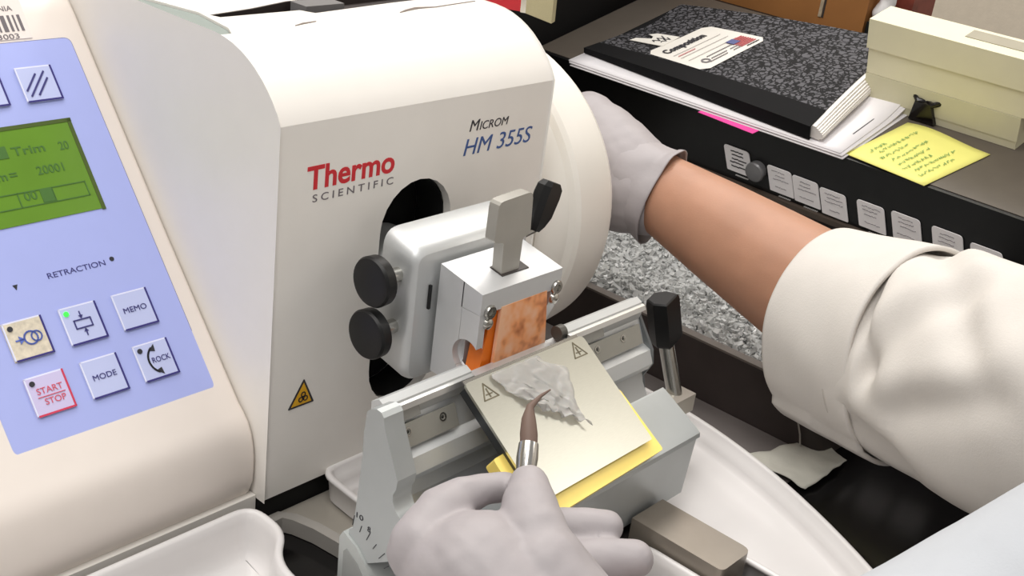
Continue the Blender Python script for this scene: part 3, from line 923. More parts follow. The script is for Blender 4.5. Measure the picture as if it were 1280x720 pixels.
tl = rounded([(0.10, 0.4485), (0.3490, 0.4485), (0.3490, 0.4170), (0.3300, 0.3990), (0.3270, 0.370), (0.3300, 0.13), (0.10, 0.13)], [0.02, 0.0135, 0.0135, 0.02, 0.02, 0.02, 0.02], 6)
tray('waste_tray', ccw(tl), 0.050, BZ + 0.0005, 'white plastic waste tray in front of the blue keypad console')
tr = rounded([(0.3985, 0.4520), (0.645, 0.4520), (0.6440, 0.354), (0.628, 0.285), (0.600, 0.218), (0.548, 0.128), (0.5300, 0.128), (0.5300, 0.308), (0.549, 0.320), (0.549, 0.3735), (0.3960, 0.3735), (0.3960, 0.4160)], [0.013, 0.03, 0.04, 0.04, 0.04, 0.0125, 0.0125, 0.008, 0.008, 0.006, 0.0125, 0.013], 5)
tray('waste_tray', ccw(tr), 0.050, 0.0318, 'white curved waste tray right of the knife holder and below the sleeve')
tf = rounded([(0.362, 0.288), (0.4955, 0.288), (0.4955, 0.13), (0.362, 0.13)], [0.0125, 0.0125, 0.0125, 0.0125], 5)
tray('waste_tray', ccw(tf), 0.0515, BZ + 0.0005, 'small white waste tray in front of the knife holder beneath the left glove')

# ================================================================ ICE BOX
ib = thing('ice_box', 'open dark box with brownish rim, filled with crushed ice', 'box', (0.79, 0.475, BZ))
IW = mat('dark_ice_box_plastic', (62, 54, 52), 0.5, var=0.08)
RIMM = mat('brown_rim', (112, 104, 98), 0.5, var=0.12, scale=120)
out = ccw(rounded([(0.71, 0.285), (0.868, 0.285), (0.868, 0.665), (0.71, 0.665)], [0.02, 0.015, 0.015, 0.015], 6))
b = B()
rings = [[Vector((p.x, p.y, z)) for p in inset(out, i_)] for i_, z in ((0.0, BZ), (0.0, 0.0655), (0.006, 0.0655), (0.006, BZ + 0.006))]
loft(b, rings); obj('side_wall', b, IW, ib, smooth=40)
b = B()
o2 = inset(out, -0.0008); i2 = inset(out, 0.0075)
loft(b, [[Vector((p.x, p.y, 0.0655)) for p in o2], [Vector((p.x, p.y, 0.0672)) for p in o2], [Vector((p.x, p.y, 0.0672)) for p in i2], [Vector((p.x, p.y, 0.0655)) for p in i2], [Vector((p.x, p.y, 0.0655)) for p in o2]], cap=False)
obj('rim', b, RIMM, ib, smooth=0)
icm = mat('crushed_ice', (226, 227, 226), 0.16, var=0.03, scale=90, trans=0.3, ior=1.31)
rnd = random.Random(3)
vs, fs = [], []
NX, NY = 40, 90
base = len(vs)
for j in range(NY + 1):
    for i in range(NX + 1):
        x = 0.7175 + (0.8605 - 0.7175) * i / NX; y = 0.293 + (0.657 - 0.293) * j / NY
        vs.append((x, y, 0.060 + 0.006 * noise.noise(Vector((x, y, 0)) * 22) + 0.003 * noise.noise(Vector((x, y, 4)) * 90)))
for j in range(NY):
    for i in range(NX):
        a = j * (NX + 1) + i
        fs.append((a, a + 1, a + NX + 2, a + NX + 1))
TET = [Vector(p) for p in ((1, 1, 1), (-1, -1, 1), (-1, 1, -1), (1, -1, -1))]
CUB = [Vector((x, y, z)) for x in (-1, 1) for y in (-1, 1) for z in (-1, 1)]
CF = [(0, 1, 3, 2), (4, 6, 7, 5), (0, 4, 5, 1), (2, 3, 7, 6), (0, 2, 6, 4), (1, 5, 7, 3)]
for k in range(6500):
    x = rnd.uniform(0.721, 0.857); y = rnd.uniform(0.297, 0.653)
    z = 0.0605 + 0.007 * noise.noise(Vector((x, y, 0)) * 22) + rnd.uniform(-0.001, 0.003)
    s = rnd.choice((0.0010, 0.0014, 0.0018, 0.0024, 0.0032))
    M = Matrix.Rotation(rnd.uniform(0, 6.28), 3, Vector((rnd.gauss(0, 1), rnd.gauss(0, 1), rnd.gauss(0, 1))).normalized())
    bi = len(vs)
    sc3 = Vector((rnd.uniform(0.5, 1.5), rnd.uniform(0.5, 1.2), rnd.uniform(0.35, 0.8)))
    for p in CUB:
        q = M @ Vector((p.x * sc3.x * rnd.uniform(0.6, 1), p.y * sc3.y * rnd.uniform(0.6, 1), p.z * sc3.z * rnd.uniform(0.6, 1)))
        vs.append((x + q.x * s, y + q.y * s, z + q.z * s))
    fs.extend(tuple(bi + i for i in f) for f in CF)
me = bpy.data.meshes.new('crushed_ice'); me.from_pydata(vs, [], fs); me.materials.append(icm)
ice = bpy.data.objects.new('crushed_ice', me); COL.objects.link(ice)
tag(ice, 'wet grey crushed ice heaped in the open box under the forearm', 'ice', kind='stuff')

# added strip for shaded paper, the shade put into its grey; paper towel
b = B(); box(b, (0.652, 0.285, BZ), (0.709, 0.60, BZ + 0.0012))
tag(obj('shaded_paper_strip', b, mat('paper_shade_grey', (112, 106, 104), 0.6, var=0.05)), 'grey strip standing for shaded paper between white tray and dark ice box', 'paper strip')
b = B()
G = 16
P4 = [at(925, 575, 0.7), at(1020, 552, 0.7), at(1060, 578, 0.7), at(1008, 615, 0.7)]
Q4 = [EYE + (p - EYE) * ((BZ + 0.002 - EYE.z) / (p.z - EYE.z)) for p in P4]
rows = []
for j in range(G + 1):
    rows.append([])
    for i in range(G + 1):
        s, t2 = i / G, j / G
        p = Q4[0].lerp(Q4[1], s).lerp(Q4[3].lerp(Q4[2], s), t2)
        p.x += 0.0025 * noise.noise(p * 90); p.y += 0.0025 * noise.noise(p * 80 + Vector((5, 0, 0)))
        p.z = BZ + 0.0022 + 0.0022 * (1 + noise.noise(p * 70))
        rows[-1].append(b.verts.new(p))
for j in range(G):
    for i in range(G):
        b.faces.new((rows[j][i], rows[j][i + 1], rows[j + 1][i + 1], rows[j + 1][i]))
tw = obj('paper_towel', b, mat('off_white_paper_towel', (196, 194, 184), 0.9, var=0.08, bump=0.4, bscale=500), smooth=80)
md = tw.modifiers.new('s', 'SOLIDIFY'); md.thickness = 0.0006
tag(tw, 'creased off-white paper towel scrap on black bench below the sleeve cuff', 'paper towel')
b = B(); tube(b, [Vector((0.7085, 0.300 + 0.032 * k / 10, 0.022 + 0.046 * (k / 10) ** 0.6)) + Vector((-0.0012, -0.02 * (k / 10) ** 2, 0)) for k in range(11)], 0.0007, 6)
tag(obj('thread', b, mat('pale_thread', (170, 164, 156), 0.7)), 'thin pale thread hanging over the dark ice box wall', 'thread')

# ================================================================ SLOPING CABINET on the right and what lies on it
T0 = Vector((0.8783, 0.3965, 0.1793))
YC = Vector((0.0455, 0.999, 0)).normalized()
XC = (Vector((YC.y, -YC.x, 0)) * math.cos(R(15)) + Vector((0, 0, math.sin(R(15))))).normalized()
NC = XC.cross(YC)


def K(v, u, w_=0.0):
    """cabinet frame: v to the back, u along its front, w_ up from its top"""
    return T0 + XC * v + YC * u + NC * w_


KM = Matrix(((XC.x, YC.x, NC.x, T0.x), (XC.y, YC.y, NC.y, T0.y), (XC.z, YC.z, NC.z, T0.z), (0, 0, 0, 1)))
cb = thing('slide_cabinet', 'black sloping-topped cabinet with a row of small white label tags', 'cabinet', (0.97, 0.4, BZ))
CABB = mat('black_cabinet_plastic', (12, 12, 13), 0.35, var=0.1)
b = B(); box(b, (0.0, -0.50, -0.059), (0.20, 0.345, -0.0006), KM); bevel(b, 0.002); obj('cabinet_body', b, CABB, cb)
b = B(); box(b, (0.004, -0.498, -0.0006), (0.196, 0.343, 0.0), KM); obj('top_panel', b, mat('dark_taupe_top', (88, 81, 73), 0.42, var=0.05), cb)
b = B(); box(b, (-0.004, -0.50, -0.0635), (0.02, 0.345, -0.0585), KM); bevel(b, 0.001); obj('bottom_rail', b, mat('brown_rail', (88, 78, 70), 0.4, 0.3), cb)
b = B()
ft = [K(0.03, -0.48, -0.0635), K(0.03, 0.33, -0.0635), K(0.17, 0.33, -0.0635), K(0.17, -0.48, -0.0635)]
loft(b, [[Vector((p.x, p.y, BZ)) for p in ft], ft]); obj('pedestal', b, DARKGREY, cb)
LABM = mat('label_tag_paper', (236, 234, 236), 0.5, var=0.02)
tagpos = [(0.1015, -0.0378, 0.0262), (0.0575, -0.0422, 0.0240), (0.0320, -0.0430, 0.0250), (0.0055, -0.0448, 0.0245), (-0.0290, -0.0432, 0.0245), (-0.0600, -0.0420, 0.0250), (-0.0950, -0.0420, 0.0255), (-0.1270, -0.0440, 0.0255)]
for k, (u, w_, wd) in enumerate(tagpos):
    def LF(x, y, h=0.0, u=u, w_=w_):
        return K(-0.0008 - h, u - x + y * 0.22, w_ + y)      # x to the right in the picture
    hh = 0.0115
    # tag plate
    b = B(); poly(b, rounded([(-wd / 2, -hh), (wd / 2, -hh), (wd / 2, hh), (-wd / 2, hh)], [0.0008, 0.0008, 0.003, 0.003], 3), LF, 0.0, 0.0008)
    tg = obj('label_tag', b, LABM, cb, smooth=0)
    b = B()
    rr_ = random.Random(k)
    for row, (yy, dark) in enumerate(((0.0078, 1), (0.0045, 1), (0.0008, 1), (-0.0025, 1), (-0.0062, 1))):
        if k and row in (3,):
            continue
        x = -wd / 2 + rr_.uniform(0.004, 0.008)
        end = wd / 2 - rr_.uniform(0.003, 0.008)
        while x < end:
            l_ = rr_.uniform(0.0012, 0.003)
            strip(b, [(x, yy + rr_.uniform(-0.0004, 0.0004)), (min(x + l_, end), yy + rr_.uniform(-0.0004, 0.0004))], 0.0010 if k == 0 else 0.0006, LF, 0.0008); x += l_ + 0.0008
    obj('tag_writing', b, DARKP if k == 0 else mat('grey_tag_print', (150, 146, 152), 0.6), tg, smooth=0)
    b = B()
    x = -wd / 2 + 0.008
    while x < wd / 2 - 0.005:
        strip(b, [(x, -hh - 0.0035), (x + 0.0012, -hh - 0.0028)], 0.0009, LF, 0.0); x += 0.0017
    obj('tag_writing', b, mat('white_small_print', (190, 190, 190), 0.5), tg, smooth=0)
b = B(); lathe(b, K(0, 0.0811, -0.0398), -XC, [(0, 0.0085), (0.006, 0.0090), (0.0075, 0.0082), (0.0078, 0.0072), (0.0078, 0)], 28)
obj('drawer_knob', b, mat('gunmetal_knob', (120, 120, 122), 0.35, 0.3), cb, smooth=30)

# loose papers under the notebook
pap = []
for k in range(4):
    b = B()
    c_ = [(-0.0085 + 0.0008 * k, 0.2905 + 0.0012 * k), (-0.0045 + 0.0005 * k, 0.0 + 0.0012 * k), (0.109 - 0.002 * k, -0.0009 + 0.0025 * k), (0.115, 0.287)]
    n = 14
    up_, dn = [], []
    rows = []
    for i in range(n + 1):
        s = i / n
        rows.append([])
        for j in range(n + 1):
            t2 = j / n
            a = Vector(c_[0]).lerp(Vector(c_[3]), s); d_ = Vector(c_[1]).lerp(Vector(c_[2]), s)
            p = a.lerp(d_, t2)
            lift = 0.0010 + 0.0011 * k + 0.008 * max(0, (s - 0.55) / 0.45) ** 2 * max(0, (t2 - 0.6) / 0.4) * (0 if k == 0 else 1)
            rows[-1].append(b.verts.new(K(p.x, p.y, lift)))
    for i in range(n):
        for j in range(n):
            b.faces.new((rows[i][j], rows[i + 1][j], rows[i + 1][j + 1], rows[i][j + 1]))
    o = obj('paper_sheet', b, mat('white_paper', (236, 233, 236), 0.6, var=0.01), smooth=80)
    md = o.modifiers.new('s', 'SOLIDIFY'); md.thickness = 0.00095
    tag(o, ['bottom white paper sheet of the stack under the composition notebook', 'second white paper sheet from the bottom under the composition notebook', 'third white paper sheet from the bottom under the composition notebook', 'top white paper sheet of the stack, lying directly beneath the composition notebook'][k], 'paper', 'papers under the notebook')
    pap.append(o)


def textlines(bm, F, rows):
    for x0, x1, y in rows:
        strip(bm, [(x0, y), (x1, y)], 0.0009, F, 0)


b = B(); strip(b, [(0.030, 0.0125), (0.062, 0.0135)], 0.0009, lambda x, y, h=0: K(x, y, 0.0043 + h)); obj('printed_line', b, DARKP, pap[3], smooth=0)
b = B(); poly(b, [(-0.0130, 0.080), (0.002, 0.078), (0.002, 0.137), (-0.0100, 0.139)], lambda x, y, h=0: K(x, y, h), 0.0001, 0.0004)
tag(obj('page_flag', b, mat('hot_pink_flag', (238, 70, 160), 0.5)), 'bright pink page flag sticking out beneath the white papers', 'page flag')
b = B(); n = 10
c_ = [(0.0040, 0.0026), (0.0795, -0.0079), (0.0713, -0.0842), (-0.0022, -0.0694)]
rows = []


def PO(s, t2, h=0.0):
    p = Vector(c_[0]).lerp(Vector(c_[1]), s).lerp(Vector(c_[3]).lerp(Vector(c_[2]), s), t2)
    return K(p.x, p.y, 0.0010 + h + 0.004 * math.sin(math.pi * min(1, t2 * 1.2)) * s * (1 - t2) + (0.003 if t2 < 0.05 else 0) * 0)


for i in range(n + 1):
    rows.append([b.verts.new(PO(i / n, j / n)) for j in range(n + 1)])
for i in range(n):
    for j in range(n):
        b.faces.new((rows[i][j], rows[i + 1][j], rows[i + 1][j + 1], rows[i][j + 1]))
pn = obj('sticky_note', b, mat('yellow_sticky_paper', (232, 228, 128), 0.6, var=0.02), smooth=80)
md = pn.modifiers.new('s', 'SOLIDIFY'); md.thickness = 0.0004
tag(pn, 'yellow sticky note with green handwriting on the dark cabinet top', 'sticky note')
b = B()
rr_ = random.Random(5)
for t0_, ns in ((0.06, 4), (0.14, 9), (0.24, 6), (0.34, 9), (0.44, 8), (0.54, 7), (0.64, 9), (0.74, 8)):
    s = rr_.uniform(0.06, 0.25)
    for q in range(ns):
        L_ = rr_.uniform(0.03, 0.07)
        pts2 = []
        for e in range(6):
            pts2.append((s + L_ * e / 5, t0_ + 0.10 + rr_.uniform(-0.022, 0.022)))
        strip(b, pts2, 0.006, PO, 0.0006); s += L_ + rr_.uniform(0.01, 0.03)
        if s > 0.88:
            break
obj('handwriting', b, mat('green_ink', (140, 176, 104), 0.6), pn, smooth=0)

# composition notebook
NA, NB, NCc, ND = Vector((-0.0014, 0.0337)), Vector((0.1720, 0.0560)), Vector((0.1560, 0.2910)), Vector((0.0131, 0.2921))


def NBK(s, t2, h):
    p = NA.lerp(NB, s).lerp(ND.lerp(NCc, s), t2)
    lift = 0.0060 * s * (1 - t2) + 0.003 * math.sin(math.pi * min(1, s * 1.1)) * (1 - t2) - (0.0035 * math.sin(math.pi * s) + 0.004 * s) * t2 * t2
    fr = min(1, h / 0.017)
    return K(p.x, p.y, 0.0052 + h * 0.7 * (1 - 0.6 * t2 * t2) + lift * fr)


def nsurf(v, u, h=0.0):
    s, t2 = 0.4, 0.7
    for _ in range(6):
        a, b_ = NA.lerp(ND, t2), NB.lerp(NCc, t2)
        s = (v - a.x) / (b_.x - a.x)
        c, d_ = NA.lerp(NB, s), ND.lerp(NCc, s)
        t2 = (u - c.y) / (d_.y - c.y)
    return NBK(s, t2, 0.0172) + NC * h


def slab(s0, s1, t0_, t1_, h0, h1, ns=16, n2=16, bulge=0.0):
    b = B()
    T = [[b.verts.new(NBK(s0 + (s1 - s0) * i / ns, t0_ + (t1_ - t0_) * j / n2, h1)) for j in range(n2 + 1)] for i in range(ns + 1)]
    D = [[b.verts.new(NBK(s0 + (s1 - s0) * i / ns, t0_ + (t1_ - t0_) * j / n2, h0)) for j in range(n2 + 1)] for i in range(ns + 1)]
    for i in range(ns):
        for j in range(n2):
            b.faces.new((T[i][j], T[i + 1][j], T[i + 1][j + 1], T[i][j + 1])); b.faces.new((D[i][j], D[i][j + 1], D[i + 1][j + 1], D[i + 1][j]))
    for i in range(ns):
        b.faces.new((T[i][0], D[i][0], D[i + 1][0], T[i + 1][0])); b.faces.new((T[i][n2], T[i + 1][n2], D[i + 1][n2], D[i][n2]))
    for j in range(n2):
        b.faces.new((T[0][j], T[0][j + 1], D[0][j + 1], D[0][j])); b.faces.new((T[ns][j], D[ns][j], D[ns][j + 1], T[ns][j + 1]))
    return b


nbk = thing('composition_notebook', 'composition notebook with black marbled cover and white label on papers', 'notebook', K(0.07, 0.15, 0.005))
MB_ = mat('marbled_cover', (76, 76, 82), 0.75, spec=0.25)
nt = MB_.node_tree
rp = [n_ for n_ in nt.nodes if n_.type == 'VALTORGB'][0]; nz = [n_ for n_ in nt.nodes if n_.type == 'TEX_NOISE'][0]
tc = [n_ for n_ in nt.nodes if n_.type == 'TEX_COORD'][0]
vo = nt.nodes.new('ShaderNodeTexVoronoi'); vo.feature = 'DISTANCE_TO_EDGE'; vo.inputs['Scale'].default_value = 165
nz.inputs['Scale'].default_value = 150; nz.inputs['Detail'].default_value = 3
vm = nt.nodes.new('ShaderNodeVectorMath'); vm.operation = 'SCALE'; vm.inputs[3].default_value = 0.011
va = nt.nodes.new('ShaderNodeVectorMath'); va.operation = 'ADD'
nt.links.new(nz.outputs['Color'], vm.inputs[0]); nt.links.new(tc.outputs['Object'], va.inputs[0]); nt.links.new(vm.outputs[0], va.inputs[1]); nt.links.new(va.outputs[0], vo.inputs['Vector'])
nt.links.new(vo.outputs['Distance'], rp.inputs[0])
rp.color_ramp.elements[0].position = 0.10; rp.color_ramp.elements[1].position = 0.17
rp.color_ramp.elements[0].color = lin((20, 20, 22)); rp.color_ramp.elements[1].color = lin((92, 91, 95))
TAPE = mat('black_spine_tape', (15, 15, 17), 0.8, var=0.1, spec=0.2)
PAGE = mat('page_edges', (232, 228, 224), 0.7, var=0.06, scale=900, aniso=(1, 1, 8))
obj('pages', slab(0.012, 0.985, 0.008, 0.992, 0.0012, 0.0158), PAGE, nbk)
obj('back_cover', slab(0.0, 1.0, 0, 1, 0.0, 0.0011), TAPE, nbk)
obj('front_cover', slab(0.15, 1.0, 0, 1, 0.0160, 0.0172), MB_, nbk)
b = slab(-0.002, 0.155, -0.001, 1.001, 0.0160, 0.0175, 4, 16)
obj('spine_tape', b, TAPE, nbk)
obj('spine', slab(-0.001, 0.011, 0, 1, 0.0, 0.0170, 2, 16), TAPE, nbk)
# page leaves fanned at the near end
for k in range(9):
    q = k / 8
    b = slab(0.02, 1.012 - 0.02 * q, -0.010 - 0.045 * math.sin(math.pi * (0.15 + 0.75 * q)) * (1 - 0.55 * q), 0.5, 0.0012 + 0.00165 * k, 0.0012 + 0.00165 * (k + 0.93), 12, 8); obj('page_leaf', b, PAGE, nbk)
LBW = mat('notebook_label_paper', (226, 222, 214), 0.5, var=0.02)
# label as a grid following the curved cover
b = B(); n = 12
lq = [Vector((0.0347, 0.2349)), Vector((0.0297, 0.1631)), Vector((0.1149, 0.1571)), Vector((0.1166, 0.2288))]


def LQ(a, c, h=0.0):
    p = lq[1].lerp(lq[2], a).lerp(lq[0].lerp(lq[3], a), c)
    return nsurf(p.x, p.y, 0.0008 + h)


rows = [[b.verts.new(LQ(i / n, j / n)) for j in range(n + 1)] for i in range(n + 1)]
for i in range(n):
    for j in range(n):
        if (i in (0, n - 1)) and (j in (0, n - 1)):
            ii = 0 if i == 0 else 1; jj = 0 if j == 0 else 1
            q = [(i, j), (i + 1, j), (i + 1, j + 1), (i, j + 1)]
            q.remove((i + ii, j + jj)) if (i + ii, j + jj) in q else None
            b.faces.new([rows[a][c] for a, c in q])
        else:
            b.faces.new((rows[i][j], rows[i + 1][j], rows[i + 1][j + 1], rows[i][j + 1]))
lab = obj('title_label', b, LBW, nbk, smooth=80)


def LT(x, y, h=0.0):      # millimetres on the label: 0..88 across, 0..70 up
    return LQ(x / 88, y / 70, 0.0005 + h)


obj('lettering', text_bm('Composition', LT, 9, 51, 56, 8.5, 0, bold=0.03), DARKP, lab, smooth=0)
b = B()
for y in (43, 34, 25):
    strip(b, [(8 + k * 6, y) for k in range(12)], 0.5, LT, 0)
obj('ruled_lines', b, mat('label_rule', (176, 170, 168), 0.5), lab, smooth=0)
b = B()
for k in range(14):
    strip(b, [(10 + k * 1.7, 38.5), (11.2 + k * 1.7, 39.3)], 0.9, LT, 0)
obj('red_print', b, mat('faded_red', (206, 140, 140), 0.5), lab, smooth=0)
b = B(); strip(b, ring2(17, 13, 3.6, n=14), 1.6, LT, 0)
for yy, x0, x1 in ((17.5, 24, 58), (12, 24, 44), (8, 18, 40), (12, 50, 60), (8, 50, 58)):
    x = x0
    while x < x1:
        strip(b, [(x, yy), (x + 1.5, yy + 0.4)], 1.0, LT, 0); x += 2.4
obj('small_print', b, mat('label_grey_print', (120, 116, 118), 0.5), lab, smooth=0)
b = B()
for k in range(7):
    strip(b, [(60, 8 + k * 2.6), (80, 8 + k * 2.6)], 1.4, LT, 0)
obj('flag_stripes', b, mat('flag_red', (190, 84, 88), 0.5), lab, smooth=0)
b = B(); poly(b, [(59, 15.6), (68.5, 15.6), (68.5, 25), (59, 25)], LT, 0.0003, 0.0003); obj('flag_canton', b, mat('flag_blue', (84, 92, 140), 0.5), lab, smooth=0)
b = B(); strip(b, [(64 + k * 2, 4.2 + (k % 2) * 0.5) for k in range(9)], 1.0, LT, 0); obj('small_print', b, DARKP, lab, smooth=0)
# torn name tag with handwriting and a black clip at the notebook edge
b = B(); poly(b, [(0.0533, 0.2702), (0.0548, 0.2317), (0.0814, 0.2324), (0.0800, 0.2580), (0.0745, 0.2640), (0.071, 0.2560), (0.066, 0.2540), (0.061, 0.2690)], lambda x, y, h=0: nsurf(x, y, h), 0.0008, 0.0005)
nt_ = obj('name_tag', b, LBW, nbk, smooth=0)
b = B(); strip(b, [(0.060 + 0.0022 * k, 0.246 + 0.004 * math.sin(k * 2.1)) for k in range(8)], 0.0011, lambda x, y, h=0: nsurf(x, y, h), 0.0014); strip(b, [(0.062 + 0.0024 * k, 0.239 + 0.003 * math.sin(k * 2.7)) for k in range(6)], 0.0010, lambda x, y, h=0: nsurf(x, y, h), 0.0014)
obj('handwriting', b, DARKP, nt_, smooth=0)
# binder clip on the papers
bc = thing('binder_clip', 'small shiny black binder clip at the corner of the white papers', 'clip', K(0.098, -0.012, 0.001))
b = B()
prism(b, [K(0.086, -0.027, 0.001), K(0.086, -0.004, 0.001), K(0.086, -0.008, 0.018), K(0.086, -0.022, 0.018)], XC * 0.018); bevel(b, 0.002); obj('clip_body', b, mat('gloss_black_clip', (20, 17, 17), 0.15, var=0.2), bc)
for du, dw in ((0.010, 0.002), (-0.012, 0.001)):
    b = B(); tube(b, [K(0.092, -0.0155, 0.017), K(0.088, -0.0155 + du * 0.6, 0.017 + dw * 0.6), K(0.091, -0.0155 + du, 0.018 + dw), K(0.103, -0.0155 + du, 0.018 + dw), K(0.107, -0.0155 + du * 0.6, 0.017 + dw * 0.6), K(0.104, -0.0155, 0.017)], 0.0024, 8); obj('clip_handle', b, mat('gloss_black_clip', (20, 17, 17), 0.15), bc)

# cream boxes
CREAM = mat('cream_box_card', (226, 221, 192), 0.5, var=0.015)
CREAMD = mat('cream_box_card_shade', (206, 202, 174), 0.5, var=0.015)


def cream(name, v0, v1, u0, u1, w0, w1, m, label):
    b = B(); box(b, (v0, u0, w0), (v1, u1, w1), KM); bevel(b, 0.0022, 2)
    return tag(obj(name, b, m, smooth=30), label, 'box', 'cream storage boxes')


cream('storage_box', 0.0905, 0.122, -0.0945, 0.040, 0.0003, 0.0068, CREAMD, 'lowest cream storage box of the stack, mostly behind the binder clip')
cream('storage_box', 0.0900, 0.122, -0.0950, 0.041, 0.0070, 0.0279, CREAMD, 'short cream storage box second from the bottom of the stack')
ub = thing('storage_box', 'large cream storage box with grey label window on top of the stack', 'box', K(0.105, -0.1, 0.0281), 'cream storage boxes')
b = B(); box(b, (0.0905, -0.33, 0.0282), (0.121, 0.041, 0.0502), KM); bevel(b, 0.0015); obj('box_base', b, CREAM, ub)
b = B(); box(b, (0.0890, -0.332, 0.0504), (0.1215, 0.0425, 0.0757), KM); bevel(b, 0.002); ld = obj('box_lid', b, CREAM, ub)
b = B(); box(b, (0.1015, -0.30, 0.0757), (0.1165, -0.0345, 0.0762), KM); bevel(b, 0.0004, 1); obj('label_window', b, mat('grey_label_window', (150, 144, 124), 0.4), ld)

# cardboard box, bag and things at the back
CARD = mat('brown_cardboard', (150, 100, 52), 0.7, var=0.08, scale=25)
cx = thing('cardboard_box', 'brown cardboard box with pale tape seam behind the notebook', 'box', (1.18, 0.63, BZ))
b = B(); box(b, (1.105, 0.5135, BZ), (1.26, 0.745, 0.33)); bevel(b, 0.0015); obj('carton', b, CARD, cx)
b = B(); box(b, (1.1042, 0.5590, 0.236), (1.1053, 0.5625, 0.33)); obj('tape_seam', b, mat('pale_tape', (176, 160, 136), 0.4, var=0.3, scale=120), cx)
b = B(); box(b, (1.1044, 0.5568, 0.236), (1.1053, 0.5586, 0.33)); obj('seam_gap', b, DARKGREY, cx)
b = B(); box(b, (1.105, 0.4930, BZ), (1.135, 0.5110, 0.243)); bevel(b, 0.002); tag(obj('black_carton', b, BLACK), 'small black carton wedged between cardboard box and cream boxes', 'box')
b = B(); box(b, (1.150, 0.4890, BZ), (1.20, 0.5110, 0.30)); bevel(b, 0.003); tag(obj('red_brown_carton', b, mat('red_brown_print', (128, 62, 50), 0.5, var=0.3, scale=60)), 'reddish-brown carton standing behind the cream boxes', 'box')
o = organic('crumpled_paper', [[((1.116, 0.503, 0.2515), 0.0085), ((1.120, 0.502, 0.270), 0.0075)]], mat('white_tissue', (216, 214, 214), 0.7), None, 0.002, 3, noise_amp=0.003)
tag(o, 'crumpled white paper on the black carton beside the cardboard box', 'paper')
bk_ = B(); box(bk_, (0.80, 0.76, BZ), (1.20, 1.05, 0.62)); bevel(bk_, 0.01)
tag(obj('instrument_case', bk_, mat('matt_black_case', (10, 9, 9), 0.7, var=0.1)), 'large matt black instrument case behind the notebook and microtome', 'case')
# flat paintbrush with red handle lying on the microtome top
pb = thing('paintbrush', 'flat paintbrush with pale bristles and red handle lying on the microtome top', 'brush', (0.552, 0.53, 0.2975))
pd = (at(688, 12, 0.865) - at(655, 7, 0.87)).normalized()
c0 = at(653, 6, 0.87)
u, v = RIGHT.copy(), None
u = pd; v = Vector((0, 0, 1)); v = (v - u * v.dot(u)).normalized(); s_ = u.cross(v)


def plank(bm, a, b_, w0, w1, h0, h1):
    rings = []
    for c, ww, hh in ((a, w0, h0), (b_, w1, h1)):
        rings.append([c + v * (ww * sx) + s_ * (hh * sy) for sx, sy in ((-1, -1), (1, -1), (1, 1), (-1, 1))])
    return loft(bm, rings)


b = B(); plank(b, c0 - u * 0.06, c0, 0.0030, 0.0042, 0.0025, 0.0035); bevel(b, 0.001); obj('handle', b, mat('red_lacquer', (190, 30, 44), 0.3), pb)
b = B(); plank(b, c0, c0 + u * 0.004, 0.0046, 0.0048, 0.004, 0.004); obj('ferrule', b, STEEL, pb)
b = B(); plank(b, c0 + u * 0.004, c0 + u * 0.024, 0.0048, 0.0092, 0.004, 0.0045); bevel(b, 0.001); obj('bristles', b, mat('cream_bristles', (178, 170, 136), 0.7, var=0.2, aniso=(300, 300, 60)), pb)

# ================================================================ PERSON
ps = thing('person', 'person in white lab coat and pale gloves, one hand on wheel, other brushing', 'person', (0.62, -0.05, -0.75))
SKIN = mat('skin', (178, 132, 107), 0.5, var=0.06, scale=40, sss=0.15, bump=0.1, bscale=900)
GLOVE = mat('pale_nitrile_glove', (167, 161, 163), 0.55, var=0.03, scale=50, bump=0.12, bscale=260)
COAT = mat('white_coat_cloth', (216, 211, 205), 0.85, var=0.02, bump=0.15, bscale=900)
Rw, Rm, Re = at(822, 238, 0.868), at(905, 292, 0.832), at(1012, 362, 0.792)
Re2, Rs = at(1190, 460, 0.708), Vector((0.79, -0.10, 0.40))
Lw, Lf, Le, Ls = at(660, 800, 0.515), at(900, 905, 0.475), at(1160, 890, 0.450), Vector((0.46, -0.16, 0.40))
chest, belly, pelvis, neck = Vector((0.63, -0.13, 0.30)), Vector((0.63, -0.14, 0.05)), Vector((0.63, -0.16, -0.2)), Vector((0.63, -0.08, 0.47))
organic('body', [
    [(at(775, 200, 0.885), 0.027), (Rw, 0.0280), (Rm, 0.0350), (Re, 0.0420), (Re2, 0.042), (at(1400, 500, 0.635), 0.044), (at(1520, 500, 0.61), 0.045), (Rs, 0.05)],
    [(Lw, 0.024), (at(950, 955, 0.472), 0.030), (Vector((0.383, 0.092, 0.139)), 0.032), (Vector((0.420, 0.064, 0.164)), 0.034), (Vector((0.450, 0.022, 0.205)), 0.036), (Vector((0.466, -0.055, 0.29)), 0.042), (Ls, 0.045)],
    [(pelvis, 0.12), (belly, 0.11), (chest, 0.12), (neck, 0.05)],
    [(Rs, 0.05), (chest, 0.1), (Ls, 0.05)]], SKIN, ps, 0.004, 6)

